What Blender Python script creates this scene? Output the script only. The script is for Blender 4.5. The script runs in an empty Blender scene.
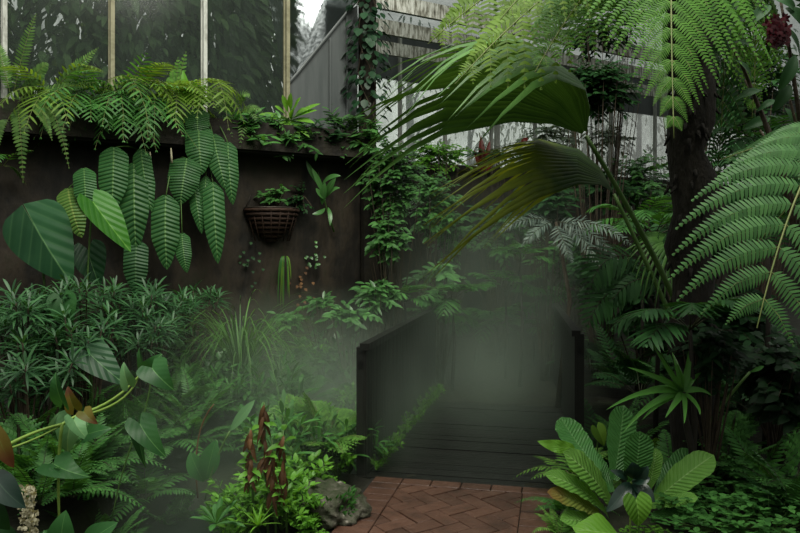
import bpy, bmesh, math, random
from mathutils import Vector, Matrix, noise
V = Vector
PI = math.pi
R = random.Random(7)
scene = bpy.context.scene
col = scene.collection

# ------------------------------------------------------------------ camera frame
F, CX, HY, EYE = 700.0, 400.0, 250.0, 1.64
def at(px, py, D):
    """a point of the place, read off the photograph at depth D metres"""
    return V(((px-CX)/F*D, D, EYE+(HY-py)/F*D))
def wall_depth(px):                      # depth of the planted wall on the left
    return 8.725/(1-0.571*(px-CX)/F)
TOCAM = V((0, -1, 0.25)).normalized()
UP = V((0, 0, 1))

cam_d = bpy.data.cameras.new('camera')
cam_d.sensor_width = 36; cam_d.lens = F/800*36
cam_d.shift_y = -(533/2-HY)/800
cam = bpy.data.objects.new('camera', cam_d)
cam.location = (0, 0, EYE); cam.rotation_euler = (PI/2, 0, 0)
col.objects.link(cam); scene.camera = cam

# ------------------------------------------------------------------ ground shape
VB = V((0.215, 0.977, 0)); RB = V((0.977, -0.215, 0)); OB = V((0.44, 4.93, 0))
def sm(a, b, x):
    t = max(0.0, min(1.0, (x-a)/(b-a))); return t*t*(3-2*t)
def path_sl(x, y):
    p = V((x, y, 0))-OB
    return p.dot(VB), p.dot(RB)
def ground(x, y):
    s, l = path_sl(x, y)
    h = 0.0
    h += 0.35*sm(1.2, 4.0, l) + 0.30*sm(-1.1, -2.0, l)*sm(5.2, 6.4, y) + 0.15*sm(-2.6, -3.6, l)
    h += 0.08*noise.noise(V((x*0.9, y*0.9, 3.1)))*sm(0.75, 1.6, abs(l))
    st = sm(0.1, 0.6, s)*(1-sm(1.8, 2.6, s))          # stream bed below the bridge
    h -= 0.60*st*(1-sm(0.8, 1.5, abs(l)))
    e = ((x+1.45)/0.45)**2+((y-4.2)/1.0)**2           # pond left of the path
    h -= 0.65*(1-sm(0.55, 1.4, e))
    if s < 0.1 and abs(l) < 0.8: h = -0.03
    return h

# ------------------------------------------------------------------ mesh builder
class MB:
    def __init__(s): s.v=[]; s.f=[]; s.uv=[]; s.m=[]
    def add(s, vs, fs, uvs=None, mat=0):
        o=len(s.v); s.v.extend([tuple(p) for p in vs]); s.f.extend([tuple(i+o for i in f) for f in fs])
        s.uv.extend(uvs if uvs else [(0.5,0.5)]*len(vs)); s.m.extend([mat]*len(fs))
    def build(s, name, mats, parent=None, loc=None, smooth=True):
        me=bpy.data.meshes.new(name); me.from_pydata(s.v, [], s.f)
        if not isinstance(mats,(list,tuple)): mats=[mats]
        for m in mats: me.materials.append(m)
        n=len(me.loops); vi=[0]*n; me.loops.foreach_get('vertex_index', vi)
        ul=me.uv_layers.new(name='UVMap'); flat=[0.0]*(2*n); uv=s.uv
        for k,i in enumerate(vi): flat[2*k]=uv[i][0]; flat[2*k+1]=uv[i][1]
        ul.data.foreach_set('uv', flat)
        me.polygons.foreach_set('material_index', s.m)
        if smooth: me.polygons.foreach_set('use_smooth', [True]*len(s.f))
        me.update()
        o=bpy.data.objects.new(name, me); col.objects.link(o)
        if parent is not None: o.parent=parent
        if loc is not None: o.location=loc
        return o

def tag(o, label=None, cat=None, group=None, kind=None):
    if label: o['label']=label
    if cat: o['category']=cat
    if group: o['group']=group
    if kind: o['kind']=kind
    return o
def thing(name, label, cat, loc, group=None, rz=0.0, sc=1.0):
    o=bpy.data.objects.new(name, None); o.empty_display_size=0.1; col.objects.link(o)
    o.location=loc; o.rotation_euler=(0,0,rz); o.scale=(sc,sc,sc)
    return tag(o, label, cat, group)
def copy_tree(o, parent=None):
    c=o.copy(); col.objects.link(c)
    if parent is not None: c.parent=parent
    for ch in list(o.children): copy_tree(ch, c)
    return c
def copy_thing(proto, label, loc, rz=0.0, sc=1.0, group=None, cat=None, name=None):
    c=copy_tree(proto)
    if name: c.name=name
    c.location=loc; c.rotation_euler=(0,0,rz); c.scale=(sc,sc,sc)
    c['label']=label
    if group: c['group']=group
    elif 'group' in c.keys(): del c['group']
    if cat: c['category']=cat
    return c

# ------------------------------------------------------------------ basic shapes
def box(mb, c, sx, sy, sz, ax=None, mat=0, bev=0.0):
    """box with its own axes ax=(x,y,z); uv 0-1 on every side"""
    X,Y,Z = ax if ax else (V((1,0,0)),V((0,1,0)),V((0,0,1)))
    c=V(c); hx,hy,hz=X*sx/2,Y*sy/2,Z*sz/2
    q=[(-1,-1,-1),(1,-1,-1),(1,1,-1),(-1,1,-1),(-1,-1,1),(1,-1,1),(1,1,1),(-1,1,1)]
    P=[c+hx*a+hy*b+hz*d for a,b,d in q]
    for f in ((0,3,2,1),(4,5,6,7),(0,1,5,4),(1,2,6,5),(2,3,7,6),(3,0,4,7)):
        mb.add([P[i] for i in f], [(0,1,2,3)], [(0,0),(1,0),(1,1),(0,1)], mat)
def tube(mb, pts, radii, k=6, mat=0, cap=True):
    n=len(pts); pts=[V(p) for p in pts]
    if not isinstance(radii,(list,tuple)): radii=[radii]*n
    vs=[];fs=[];uv=[]
    ref=V((0.3,0.9,0.2)); 
    for i,p in enumerate(pts):
        t=(pts[min(i+1,n-1)]-pts[max(i-1,0)]).normalized()
        if abs(t.dot(ref))>0.95: ref=V((1,0,0.1))
        a=t.cross(ref).normalized(); b=t.cross(a)
        for j in range(k):
            w=2*PI*j/k; vs.append(p+(a*math.cos(w)+b*math.sin(w))*radii[i]); uv.append((j/k, i/max(1,n-1)))
    for i in range(n-1):
        for j in range(k):
            j2=(j+1)%k; fs.append((i*k+j,i*k+j2,(i+1)*k+j2,(i+1)*k+j))
    if cap:
        fs.append(tuple(range(k-1,-1,-1))); fs.append(tuple((n-1)*k+j for j in range(k)))
    mb.add(vs,fs,uv,mat)
def bez(P0,P1,P2,n):
    P0,P1,P2=V(P0),V(P1),V(P2); out=[]
    for i in range(n):
        t=i/(n-1); out.append(P0*(1-t)**2+P1*(2*t*(1-t))+P2*t*t)
    return out
def arc(P0, d, L, droop, n, up=0.0):
    """points of an arching stem: starts along d, sags by droop*L"""
    d=V(d).normalized(); P0=V(P0)
    return bez(P0, P0+d*(L*0.55)+UP*up*L, P0+d*(L*0.92)-UP*(droop*L), n)

def prof(kind, t):
    if kind=='ovate': return max(0.0, math.sin(PI*t**0.75))**0.8
    if kind=='lance': return max(0.0, math.sin(PI*t))**0.8
    if kind=='strap': return min(1.0,0.28+t*2.4)*min(1.0,(max(0,1-t)*5.0)**0.6)
    if kind=='spoon': return (0.16+0.84*sm(0.0,0.55,t))*min(1.0,(max(0,1-t)*4.2)**0.55)
    if kind=='long':  return min(1.0,(t*7+0.1)**0.6)*min(1.0,(max(0,1-t)*2.4)**0.65)
    if kind=='nest': return min(1.0,0.30+t*1.5)*min(1.0,(max(0,1-t)*5.5)**0.5)
    if kind=='blade': return min(1.0,0.5+t*2)*(max(0,1-t))**0.7
    return 1.0
def lf(mb, P0, P1, P2, w, nref=None, kind='ovate', n=9, m=4, fold=0.15, wave=0.0, nw=5, mat=0, cup=0.0):
    """a leaf blade grown on the curve P0-P1-P2, w wide, facing nref"""
    pts=bez(P0,P1,P2,n); nref=V(nref) if nref is not None else TOCAM
    vs=[];uv=[];fs=[]; ph=R.random()*6
    for i,p in enumerate(pts):
        t=i/(n-1); T=(pts[min(i+1,n-1)]-pts[max(i-1,0)]).normalized()
        B=T.cross(nref)
        B = B.normalized() if B.length>1e-4 else V((1,0,0))
        N=B.cross(T).normalized()
        hw=w/2*prof(kind,t)
        for j in range(m+1):
            a=2*j/m-1
            off=N*(abs(a)*fold*hw + cup*a*a*hw)
            if wave: off=off+N*(math.sin(t*nw*2*PI+ph+(0.8 if a>0 else 0))*wave*hw*abs(a))
            vs.append(p+B*(a*hw)+off); uv.append((0.5+a/2, t))
    for i in range(n-1):
        for j in range(m):
            k=i*(m+1)+j; fs.append((k,k+1,k+m+2,k+m+1))
    mb.add(vs,fs,uv,mat)
def heart(mb, P0, P1, P2, w, nref=None, n=14, back=0.26, fold=0.2, wave=0.0, mat=0, arrow=0.0, sinus=.42):
    """a heart or arrow shaped blade; P0 is where the stalk joins, P2 the tip"""
    P0,P1,P2=V(P0),V(P1),V(P2); nref=V(nref) if nref is not None else TOCAM
    L=(P2-P0).length; T0=(P1-P0).normalized(); m=4
    for side in (-1,1):
        vs=[];uv=[];fs=[]; rows=n+5
        for i in range(rows):
            t=-back+(1+back)*i/(rows-1)
            if t<0: p=P0+T0*(t*L); T=T0
            else:
                p=P0*(1-t)**2+P1*(2*t*(1-t))+P2*t*t; T=((P1-P0)*(1-t)+(P2-P1)*t).normalized()
            B=T.cross(nref).normalized(); N=B.cross(T)
            x=(t+back)/(1+back)
            out=0.5*w*(math.sin(PI*min(1,x**0.55))**0.75 if x<1 else 0)*(1-0.25*arrow*sm(0.2,0.6,x))
            inn=0.0
            if t<0:
                q=-t/back; inn=0.5*w*sinus*q**1.3
                out=max(out,inn+0.001) if i>0 else inn+0.001
            for j in range(m+1):
                a=j/m; d=inn+(out-inn)*a
                z=fold*d+ wave*out*a*math.sin(x*9+side)
                vs.append(p+B*(side*d)+N*z); uv.append((0.5+side*0.5*(d/(0.5*w)), max(0,x)))
        for i in range(rows-1):
            for j in range(m):
                k=i*(m+1)+j; f=(k,k+1,k+m+2,k+m+1); fs.append(f if side>0 else f[::-1])
        mb.add(vs,fs,uv,mat)
def pin(mb, p, d, nrm, L, w, curl=0.2, mat=0):
    """small simple leaflet: 4 rows, tapering"""
    d=d.normalized(); B=d.cross(nrm)
    B = B.normalized() if B.length>1e-4 else V((1,0,0))
    N=B.cross(d)
    q=[(0,0.55),(0.35,1.0),(0.72,0.72)]
    vs=[];uv=[]
    for t,k in q:
        c=p+d*(L*t)-N*(curl*L*t*t); vs+= [c-B*(w*k/2), c+B*(w*k/2)]; uv+=[(0,t),(1,t)]
    vs.append(p+d*L-N*(curl*L)); uv.append((0.5,1))
    mb.add(vs,[(0,1,3,2),(2,3,5,4),(4,5,6)],uv,mat)
def frond(mb, P0,P1,P2, pl, npair, pw, nref, ang=65, curl=0.25, shape=0, base=0.1, rad=0.004, jit=0.06, mat=0, rmat=1, gap=0.0):
    """once divided fern frond; leaflets pl long and pw wide"""
    pts=bez(P0,P1,P2,npair+1); n=npair+1; nref=V(nref)
    tube(mb, pts[::2] if len(pts)>8 else pts, [rad*(1-0.7*i/len(pts[::2] if len(pts)>8 else pts)) for i in range(len(pts[::2] if len(pts)>8 else pts))], 4, rmat, False)
    for i in range(n):
        t=i/(n-1)
        if t<base: continue
        x=(t-base)/(1-base)
        if shape==0: k=min(1.0,0.45+x*2.2)*min(1.0,((1-x)*2.2+0.04)**0.8)      # ladder
        elif shape==1: k=(math.sin(PI*(0.12+0.86*x**0.8)))**0.8                # egg
        else: k=(1-x)**0.7*0.95+0.08                                            # triangle
        T=(pts[min(i+1,n-1)]-pts[max(i-1,0)]).normalized()
        B=T.cross(nref).normalized(); N=B.cross(T)
        a=math.radians(ang-22*x)
        for s in (-1,1):
            if gap and R.random()<gap: continue
            d=B*(s*math.sin(a))+T*math.cos(a)+N*(R.uniform(-jit,jit))+T*R.uniform(-jit,jit)
            pin(mb, pts[i], d, N, pl*k*R.uniform(0.9,1.08), pw*min(1,0.5+0.6*k), curl, mat)
def treefrond(mb, P0,P1,P2, pl, npair, nref, npin=20, ang=60, droop=0.35, base=0.12, rad=0.009, curl=0.25, mat=0, rmat=1, plw=0.17, tipk=0.0):
    """twice divided tree fern frond"""
    pts=bez(P0,P1,P2,npair+1); n=npair+1; nref=V(nref)
    tube(mb, pts, [rad*(1-0.75*i/n) for i in range(n)], 5, rmat, False)
    for i in range(n):
        t=i/(n-1)
        if t<base: continue
        x=(t-base)/(1-base)
        k=min(1.0,0.5+x*1.6)*min(1.0,((1-x)*(tipk or 1.75)+0.02))
        T=(pts[min(i+1,n-1)]-pts[max(i-1,0)]).normalized()
        B=T.cross(nref).normalized(); N=B.cross(T)
        a=math.radians(ang-20*x)
        for s in (-1,1):
            d=(B*(s*math.sin(a))+T*math.cos(a)+N*R.uniform(-.05,.05)).normalized()
            L=pl*k*R.uniform(0.93,1.05)
            if L<0.02: continue
            q0=pts[i]; q1=q0+d*(L*0.5)+N*(0.03*L); q2=q0+d*(L*0.92)-UP*(droop*L)+T*(0.10*L)
            mm=max(5,int(npin*(0.35+0.65*k)))
            pp=bez(q0,q1,q2,mm+1)
            tube(mb,[pp[0],pp[mm//2],pp[mm]],[rad*0.28,rad*0.2,rad*0.08],3,rmat,False)
            for j in range(1,mm+1):
                y=j/mm; tt=(pp[min(j+1,mm)]-pp[j-1]).normalized()
                bb=tt.cross(N).normalized(); nn=bb.cross(tt)
                kk=min(1.0,0.6+y*2)*min(1.0,((1-y)*1.5+0.10))
                l2=plw*pl*kk*(0.55+0.45*k); w2=(L/mm)*0.86
                for s2 in (-1,1):
                    dd=(bb*(s2*0.93)+tt*0.36).normalized()
                    c0=pp[j]-tt*(w2*0.5); c1=pp[j]+tt*(w2*0.5)
                    e=dd*(l2*0.55)-nn*(curl*l2*0.2); e2=dd*l2-nn*(curl*l2*0.8)
                    mb.add([c0,c1,c1+e*1.0-tt*(w2*0.08),c0+e+tt*(w2*0.06),pp[j]+e2+tt*(w2*0.05)],
                           [(0,1,2,3),(3,2,4)],[(0,0),(1,0),(1,.6),(0,.6),(.5,1)],mat)
def fan(mb, H, axis, nrm, Rr, nseg, span, join=0.5, droop=0.35, mat=0, hang=0.25, asym=0.0, sweep=0.0, dexp=2.0, fold=0.3, off=0.0):
    """pleated fan palm blade: segments fused to `join`, then free and hanging"""
    H=V(H); a0=V(axis).normalized(); nrm=V(nrm); nrm=(nrm-a0*nrm.dot(a0)).normalized(); b0=a0.cross(nrm); a1=V((a0.x,a0.y,0)).normalized()
    ts=[0.02,0.18,0.36,join,join+0.12,join+0.25,join+0.36,1.0]
    ts=sorted(set(round(min(1,t),3) for t in ts))
    dth=span/nseg
    for i in range(nseg):
        th=-span/2+off+(i+0.5)*dth
        fr=R.uniform(0.90,1.06); dq=R.uniform(-.10,.14); hg=hang*R.uniform(0.5,1.4)
        vs=[];uv=[];fs=[]
        for t in ts:
            row=[]
            for sd in (-1,0,1):
                tt=th+sd*dth/2; Ls=Rr*(0.80+0.20*math.cos(tt*0.8))*(1+asym*tt)
                d=a0*math.cos(tt)+b0*math.sin(tt)
                if t<=join: p=H+d*(Ls*t)
                else:
                    q=(t-join)/(1-join); kk=max(0.0,1-q**1.5)
                    tc_=th+sd*dth/2*kk*join/t; d=a0*math.cos(tc_)+b0*math.sin(tc_)
                    p=H+d*(Ls*(join+(t-join)*fr))-UP*(Rr*q**1.6*(hg+dq*.3))-d*(0.35*hg*Rr*q*q)
                p=p-UP*(droop*Rr*t**dexp*0.6)-nrm*(0.10*Rr*tt*tt*t)+a1*(sweep*Rr*t*t)
                p=p+nrm*((0.5 if sd==0 else -0.5)*fold*dth*Ls*min(t,join)*(1 if t<=join else max(.1,1-(t-join)/(1-join))))
                row.append(p)
            vs+=row; uv+=[(0,t),(.5,t),(1,t)]
        for k in range(len(ts)-1):
            o=k*3; fs+=[(o,o+1,o+4,o+3),(o+1,o+2,o+5,o+4)]
        mb.add(vs,fs,uv,mat)

# ------------------------------------------------------------------ materials
def new_mat(name):
    m=bpy.data.materials.new(name); m.use_nodes=True; m.node_tree.nodes.clear()
    return m, m.node_tree.nodes, m.node_tree.links
def ramp(N, pts):
    r=N.new('ShaderNodeValToRGB'); e=r.color_ramp.elements
    while len(e)<len(pts): e.new(0.5)
    for i,(p,c) in enumerate(pts): e[i].position=p; e[i].color=(c[0],c[1],c[2],1)
    return r
def mth(N,L,op,a,b=None,c=None):
    n=N.new('ShaderNodeMath'); n.operation=op
    for i,x in enumerate((a,b,c)):
        if x is None: continue
        if hasattr(x,'links'): L.new(x,n.inputs[i])
        else: n.inputs[i].default_value=x
    return n.outputs[0]
def mix(N,L,f,a,b,mode='MIX'):
    n=N.new('ShaderNodeMix'); n.data_type='RGBA'; n.blend_type=mode
    for s,x in ((n.inputs[0],f),(n.inputs[6],a),(n.inputs[7],b)):
        if hasattr(x,'links'): L.new(x,s)
        elif isinstance(x,(int,float)): s.default_value=x
        else: s.default_value=(x[0],x[1],x[2],1)
    return n.outputs[2]
def leaf_mat(name, c1, c2, vein=None, nv=14, vk=0.35, mid=0.06, lat=0.3, rough=0.38, tr=0.3, bump=0.0, tip=None, var=0.5, spec=0.25, tipat=0.8, vp=9.0):
    m,N,L=new_mat(name)
    out=N.new('ShaderNodeOutputMaterial')
    geo=N.new('ShaderNodeNewGeometry'); oi=N.new('ShaderNodeObjectInfo'); tc=N.new('ShaderNodeTexCoord')
    uvx=N.new('ShaderNodeSeparateXYZ'); L.new(tc.outputs['UV'],uvx.inputs[0])
    au=mth(N,L,'ABSOLUTE',mth(N,L,'MULTIPLY_ADD',uvx.outputs[0],2.0,-1.0)); vv=uvx.outputs[1]
    nz=N.new('ShaderNodeTexNoise'); nz.inputs['Scale'].default_value=9.0; nz.inputs['Detail'].default_value=2; L.new(tc.outputs['Object'],nz.inputs['Vector'])
    k=mth(N,L,'ADD',mth(N,L,'MULTIPLY',geo.outputs['Random Per Island'],0.6),mth(N,L,'MULTIPLY_ADD',nz.outputs[0],1.2,-0.45))
    k=mth(N,L,'MINIMUM',mth(N,L,'MAXIMUM',k,0.0),1.0)
    c=mix(N,L,k,c1,c2)
    br=mth(N,L,'MULTIPLY_ADD',geo.outputs['Random Per Island'],var,1.0-var*0.5)
    br=mth(N,L,'MULTIPLY',br,mth(N,L,'MULTIPLY_ADD',oi.outputs['Random'],var*0.6,1.0-var*0.3))
    hs=N.new('ShaderNodeHueSaturation'); L.new(c,hs.inputs['Color']); L.new(br,hs.inputs['Value'])
    c=hs.outputs[0]; hgt=None
    if vein:
        mm=mth(N,L,'SUBTRACT',1.0,mth(N,L,'SMOOTH_MIN',mth(N,L,'DIVIDE',au,mid),1.0,0.2))
        mm=mth(N,L,'MAXIMUM',mm,0.0)
        ph=mth(N,L,'MULTIPLY_ADD',vv,float(nv),mth(N,L,'MULTIPLY',au,-vk*nv*0.3))
        sn=mth(N,L,'SINE',mth(N,L,'MULTIPLY',ph,2*PI))
        lv=mth(N,L,'POWER',mth(N,L,'MULTIPLY_ADD',sn,0.5,0.5),vp)
        msk=mth(N,L,'MINIMUM',mth(N,L,'ADD',mm,mth(N,L,'MULTIPLY',lv,lat)),1.0)
        c=mix(N,L,msk,c,vein); hgt=sn
    if tip:
        tm=N.new('ShaderNodeMapRange'); tm.inputs[1].default_value=tipat-0.15; tm.inputs[2].default_value=min(1.0,tipat+0.15)
        L.new(mth(N,L,'ADD',vv,mth(N,L,'MULTIPLY_ADD',nz.outputs[0],0.3,-0.15)),tm.inputs[0])
        c=mix(N,L,tm.outputs[0],c,tip)
    p=N.new('ShaderNodeBsdfPrincipled'); L.new(c,p.inputs['Base Color']); p.inputs['Roughness'].default_value=rough
    p.inputs['Specular IOR Level'].default_value=spec
    t=N.new('ShaderNodeBsdfTranslucent')
    tcx=mix(N,L,1.0,c,(1.5,1.35,0.6),'MULTIPLY'); L.new(tcx,t.inputs['Color'])
    if hgt is not None and bump:
        b=N.new('ShaderNodeBump'); b.inputs['Strength'].default_value=bump; b.inputs['Distance'].default_value=0.02
        L.new(mth(N,L,'MULTIPLY',hgt,-1.0),b.inputs['Height']); L.new(b.outputs[0],p.inputs['Normal'])
    mx=N.new('ShaderNodeMixShader'); mx.inputs[0].default_value=tr
    L.new(p.outputs[0],mx.inputs[1]); L.new(t.outputs[0],mx.inputs[2]); L.new(mx.outputs[0],out.inputs[0])
    return m
def surf_mat(name, cols, scale=4.0, rough=0.7, bump=0.3, detail=6, stretch=(1,1,1), spec=0.4, metal=0.0, bscale=None):
    m,N,L=new_mat(name); out=N.new('ShaderNodeOutputMaterial')
    tc=N.new('ShaderNodeTexCoord'); mp=N.new('ShaderNodeMapping'); mp.inputs['Scale'].default_value=stretch; L.new(tc.outputs['Object'],mp.inputs[0])
    nz=N.new('ShaderNodeTexNoise'); nz.inputs['Scale'].default_value=scale; nz.inputs['Detail'].default_value=detail; nz.inputs['Roughness'].default_value=0.65; L.new(mp.outputs[0],nz.inputs['Vector'])
    n=len(cols); r=ramp(N,[(0.3+0.4*i/max(1,n-1),c) for i,c in enumerate(cols)]); L.new(nz.outputs[0],r.inputs[0])
    geo=N.new('ShaderNodeNewGeometry'); hs=N.new('ShaderNodeHueSaturation'); L.new(r.outputs[0],hs.inputs['Color'])
    L.new(mth(N,L,'MULTIPLY_ADD',geo.outputs['Random Per Island'],0.5,0.75),hs.inputs['Value'])
    p=N.new('ShaderNodeBsdfPrincipled'); L.new(hs.outputs[0],p.inputs['Base Color']); p.inputs['Roughness'].default_value=rough
    p.inputs['Specular IOR Level'].default_value=spec; p.inputs['Metallic'].default_value=metal
    n2=N.new('ShaderNodeTexNoise'); n2.inputs['Scale'].default_value=bscale or scale*4; n2.inputs['Detail'].default_value=5; L.new(mp.outputs[0],n2.inputs['Vector'])
    b=N.new('ShaderNodeBump'); b.inputs['Strength'].default_value=bump; b.inputs['Distance'].default_value=0.03; L.new(n2.outputs[0],b.inputs['Height']); L.new(b.outputs[0],p.inputs['Normal'])
    L.new(p.outputs[0],out.inputs[0]); return m
def glass_mat(name, haze, clear, streak=0.5, trans=0.0, gloss=0.12):
    """wet, dirty greenhouse glass: see-through, with a film of haze running down in streaks"""
    m,N,L=new_mat(name); out=N.new('ShaderNodeOutputMaterial'); tc=N.new('ShaderNodeTexCoord')
    mp=N.new('ShaderNodeMapping'); mp.inputs['Scale'].default_value=(9,9,1.3); L.new(tc.outputs['Object'],mp.inputs[0])
    nz=N.new('ShaderNodeTexNoise'); nz.inputs['Scale'].default_value=3.0; nz.inputs['Detail'].default_value=5; L.new(mp.outputs[0],nz.inputs[0])
    n2=N.new('ShaderNodeTexNoise'); n2.inputs['Scale'].default_value=1.2; L.new(tc.outputs['Object'],n2.inputs[0])
    film=mth(N,L,'MULTIPLY',mth(N,L,'ADD',nz.outputs[0],mth(N,L,'MULTIPLY_ADD',n2.outputs[0],1.0,-0.5)),streak)
    film=mth(N,L,'MINIMUM',mth(N,L,'ADD',film,1-clear-streak*0.5),0.97); film=mth(N,L,'MAXIMUM',film,0.03)
    t=N.new('ShaderNodeBsdfTransparent'); t.inputs[0].default_value=(0.93,0.96,0.94,1)
    d=N.new('ShaderNodeBsdfDiffuse'); d.inputs[0].default_value=(*haze,1)
    tl=N.new('ShaderNodeBsdfTranslucent'); tl.inputs[0].default_value=(*haze,1)
    md=N.new('ShaderNodeMixShader'); md.inputs[0].default_value=trans; L.new(d.outputs[0],md.inputs[1]); L.new(tl.outputs[0],md.inputs[2])
    mx=N.new('ShaderNodeMixShader'); L.new(film,mx.inputs[0]); L.new(t.outputs[0],mx.inputs[1]); L.new(md.outputs[0],mx.inputs[2])
    g=N.new('ShaderNodeBsdfGlossy'); g.inputs['Roughness'].default_value=0.15
    fr=N.new('ShaderNodeFresnel'); fr.inputs[0].default_value=1.4
    m2=N.new('ShaderNodeMixShader'); L.new(mth(N,L,'MULTIPLY',fr.outputs[0],gloss*4),m2.inputs[0]); L.new(mx.outputs[0],m2.inputs[1]); L.new(g.outputs[0],m2.inputs[2])
    L.new(m2.outputs[0],out.inputs[0]); return m

def frost_mat(name, haze):
    m,N,L=new_mat(name); out=N.new('ShaderNodeOutputMaterial'); tc=N.new('ShaderNodeTexCoord')
    mp=N.new('ShaderNodeMapping'); mp.inputs['Scale'].default_value=(7,7,1.6); L.new(tc.outputs['Object'],mp.inputs[0])
    nz=N.new('ShaderNodeTexNoise'); nz.inputs['Scale'].default_value=4.0; nz.inputs['Detail'].default_value=6; L.new(mp.outputs[0],nz.inputs[0])
    rf=N.new('ShaderNodeBsdfRefraction'); rf.inputs['Roughness'].default_value=.42; rf.inputs['IOR'].default_value=1.03; rf.inputs['Color'].default_value=(.9,.95,.95,1)
    tl=N.new('ShaderNodeBsdfTranslucent'); r=ramp(N,[(.35,[x*.35 for x in haze]),(.62,haze)]); L.new(nz.outputs[0],r.inputs[0]); L.new(r.outputs[0],tl.inputs[0])
    mx=N.new('ShaderNodeMixShader'); mr=N.new('ShaderNodeMapRange'); mr.inputs[1].default_value=.35; mr.inputs[2].default_value=.65; mr.inputs[3].default_value=.34; mr.inputs[4].default_value=.06
    L.new(nz.outputs[0],mr.inputs[0]); L.new(mr.outputs[0],mx.inputs[0]); L.new(tl.outputs[0],mx.inputs[1]); L.new(rf.outputs[0],mx.inputs[2]); L.new(mx.outputs[0],out.inputs[0]); return m
G={}
G['antho']=leaf_mat('anthurium_leaf',(.024,.095,.028),(.040,.135,.036),vein=(.15,.30,.09),nv=17,vk=.22,vp=11.0,mid=.08,lat=.42,rough=.38,tr=.15,bump=.35)
G['anthoy']=leaf_mat('anthurium_leaf_yellowing',(.06,.15,.03),(.09,.19,.035),vein=(.26,.36,.09),nv=16,vk=.16,vp=7.0,mid=.10,lat=.6,rough=.36,tr=.15,bump=.35)
G['anthod']=leaf_mat('anthurium_leaf_dark',(.020,.075,.026),(.030,.09,.03),vein=(.08,.17,.06),nv=16,vk=.16,vp=7.0,mid=.08,lat=.5,rough=.4,tr=.1,bump=.35)  # darker leaf green with duller ribs
G['ear']=leaf_mat('elephant_ear_leaf',(.016,.070,.026),(.026,.095,.032),vein=(.11,.24,.09),nv=5,vk=1.6,mid=.035,lat=.16,rough=.4,tr=.12,bump=.15,vp=14.0)
G['ear_bright']=leaf_mat('bright_arrow_leaf',(.045,.20,.02),(.08,.28,.03),vein=(.16,.38,.06),nv=6,vk=1.6,mid=.05,lat=.14,rough=.33,tr=.25,bump=.12,vp=14.0)
G['vine']=leaf_mat('vine_leaf',(.030,.125,.032),(.055,.17,.045),vein=(.13,.30,.09),nv=6,vk=1.3,mid=.04,lat=.03,rough=.35,tr=.25,bump=.04)
G['vine_pale']=leaf_mat('vine_leaf_pale',(.13,.30,.12),(.18,.36,.16),vein=(.25,.42,.18),nv=6,vk=1.3,mid=.05,lat=.03,rough=.45,tr=.3,bump=.04)
G['vine_old']=leaf_mat('vine_leaf_turning',(.14,.13,.02),(.20,.12,.025),vein=(.16,.2,.05),nv=6,vk=1.3,mid=.04,lat=.03,rough=.45,tr=.3,tip=(.12,.045,.02),tipat=.7)
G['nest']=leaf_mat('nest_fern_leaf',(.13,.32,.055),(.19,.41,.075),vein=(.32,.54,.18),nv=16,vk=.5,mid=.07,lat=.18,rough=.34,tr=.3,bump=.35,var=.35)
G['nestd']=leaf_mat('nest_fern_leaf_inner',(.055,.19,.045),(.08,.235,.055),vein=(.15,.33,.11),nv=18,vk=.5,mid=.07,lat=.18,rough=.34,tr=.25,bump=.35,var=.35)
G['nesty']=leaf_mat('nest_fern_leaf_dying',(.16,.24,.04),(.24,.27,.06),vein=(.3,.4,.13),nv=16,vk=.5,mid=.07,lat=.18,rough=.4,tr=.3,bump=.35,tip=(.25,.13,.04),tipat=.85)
G['lime']=leaf_mat('lime_leaf',(.13,.34,.03),(.20,.44,.05),vein=(.26,.5,.1),nv=6,vk=1.5,mid=.05,lat=.2,rough=.35,tr=.35,bump=.2)
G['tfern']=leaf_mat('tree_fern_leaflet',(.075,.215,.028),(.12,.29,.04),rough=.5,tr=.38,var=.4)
G['tferny']=leaf_mat('tree_fern_leaflet_backlit',(.115,.22,.022),(.175,.29,.035),rough=.5,tr=.45,var=.45)  # yellower copy of the leaflet, light from behind put into its colour
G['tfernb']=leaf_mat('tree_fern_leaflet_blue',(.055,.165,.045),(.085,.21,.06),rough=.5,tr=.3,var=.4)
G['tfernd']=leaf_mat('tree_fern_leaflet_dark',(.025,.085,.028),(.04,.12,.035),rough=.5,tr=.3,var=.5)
G['ledge']=leaf_mat('polypody_leaflet',(.060,.200,.045),(.095,.265,.055),rough=.42,tr=.35,var=.6)
G['ledgey']=leaf_mat('polypody_leaflet_yellow',(.15,.28,.035),(.20,.34,.05),rough=.42,tr=.4,var=.6)
G['sword']=leaf_mat('sword_fern_leaflet',(.075,.19,.04),(.14,.26,.06),rough=.5,tr=.35,var=.6)
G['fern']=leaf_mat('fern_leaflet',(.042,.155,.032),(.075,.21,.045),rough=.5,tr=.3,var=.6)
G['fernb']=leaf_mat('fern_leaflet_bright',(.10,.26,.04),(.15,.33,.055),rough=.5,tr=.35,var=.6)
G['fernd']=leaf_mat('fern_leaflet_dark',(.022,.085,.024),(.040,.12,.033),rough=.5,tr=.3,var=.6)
G['narrow']=leaf_mat('narrow_leaf',(.028,.105,.035),(.055,.150,.05),rough=.42,tr=.2,var=.7,spec=.4)
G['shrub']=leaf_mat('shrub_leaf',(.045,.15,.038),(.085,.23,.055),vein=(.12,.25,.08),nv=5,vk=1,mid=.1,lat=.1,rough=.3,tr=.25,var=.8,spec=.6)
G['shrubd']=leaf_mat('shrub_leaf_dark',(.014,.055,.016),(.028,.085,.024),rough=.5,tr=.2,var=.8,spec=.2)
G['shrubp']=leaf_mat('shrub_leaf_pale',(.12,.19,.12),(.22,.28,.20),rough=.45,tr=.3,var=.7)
G['silver']=leaf_mat('silver_leaf',(.07,.11,.09),(.17,.22,.18),rough=.45,tr=.2,var=.7)
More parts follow.
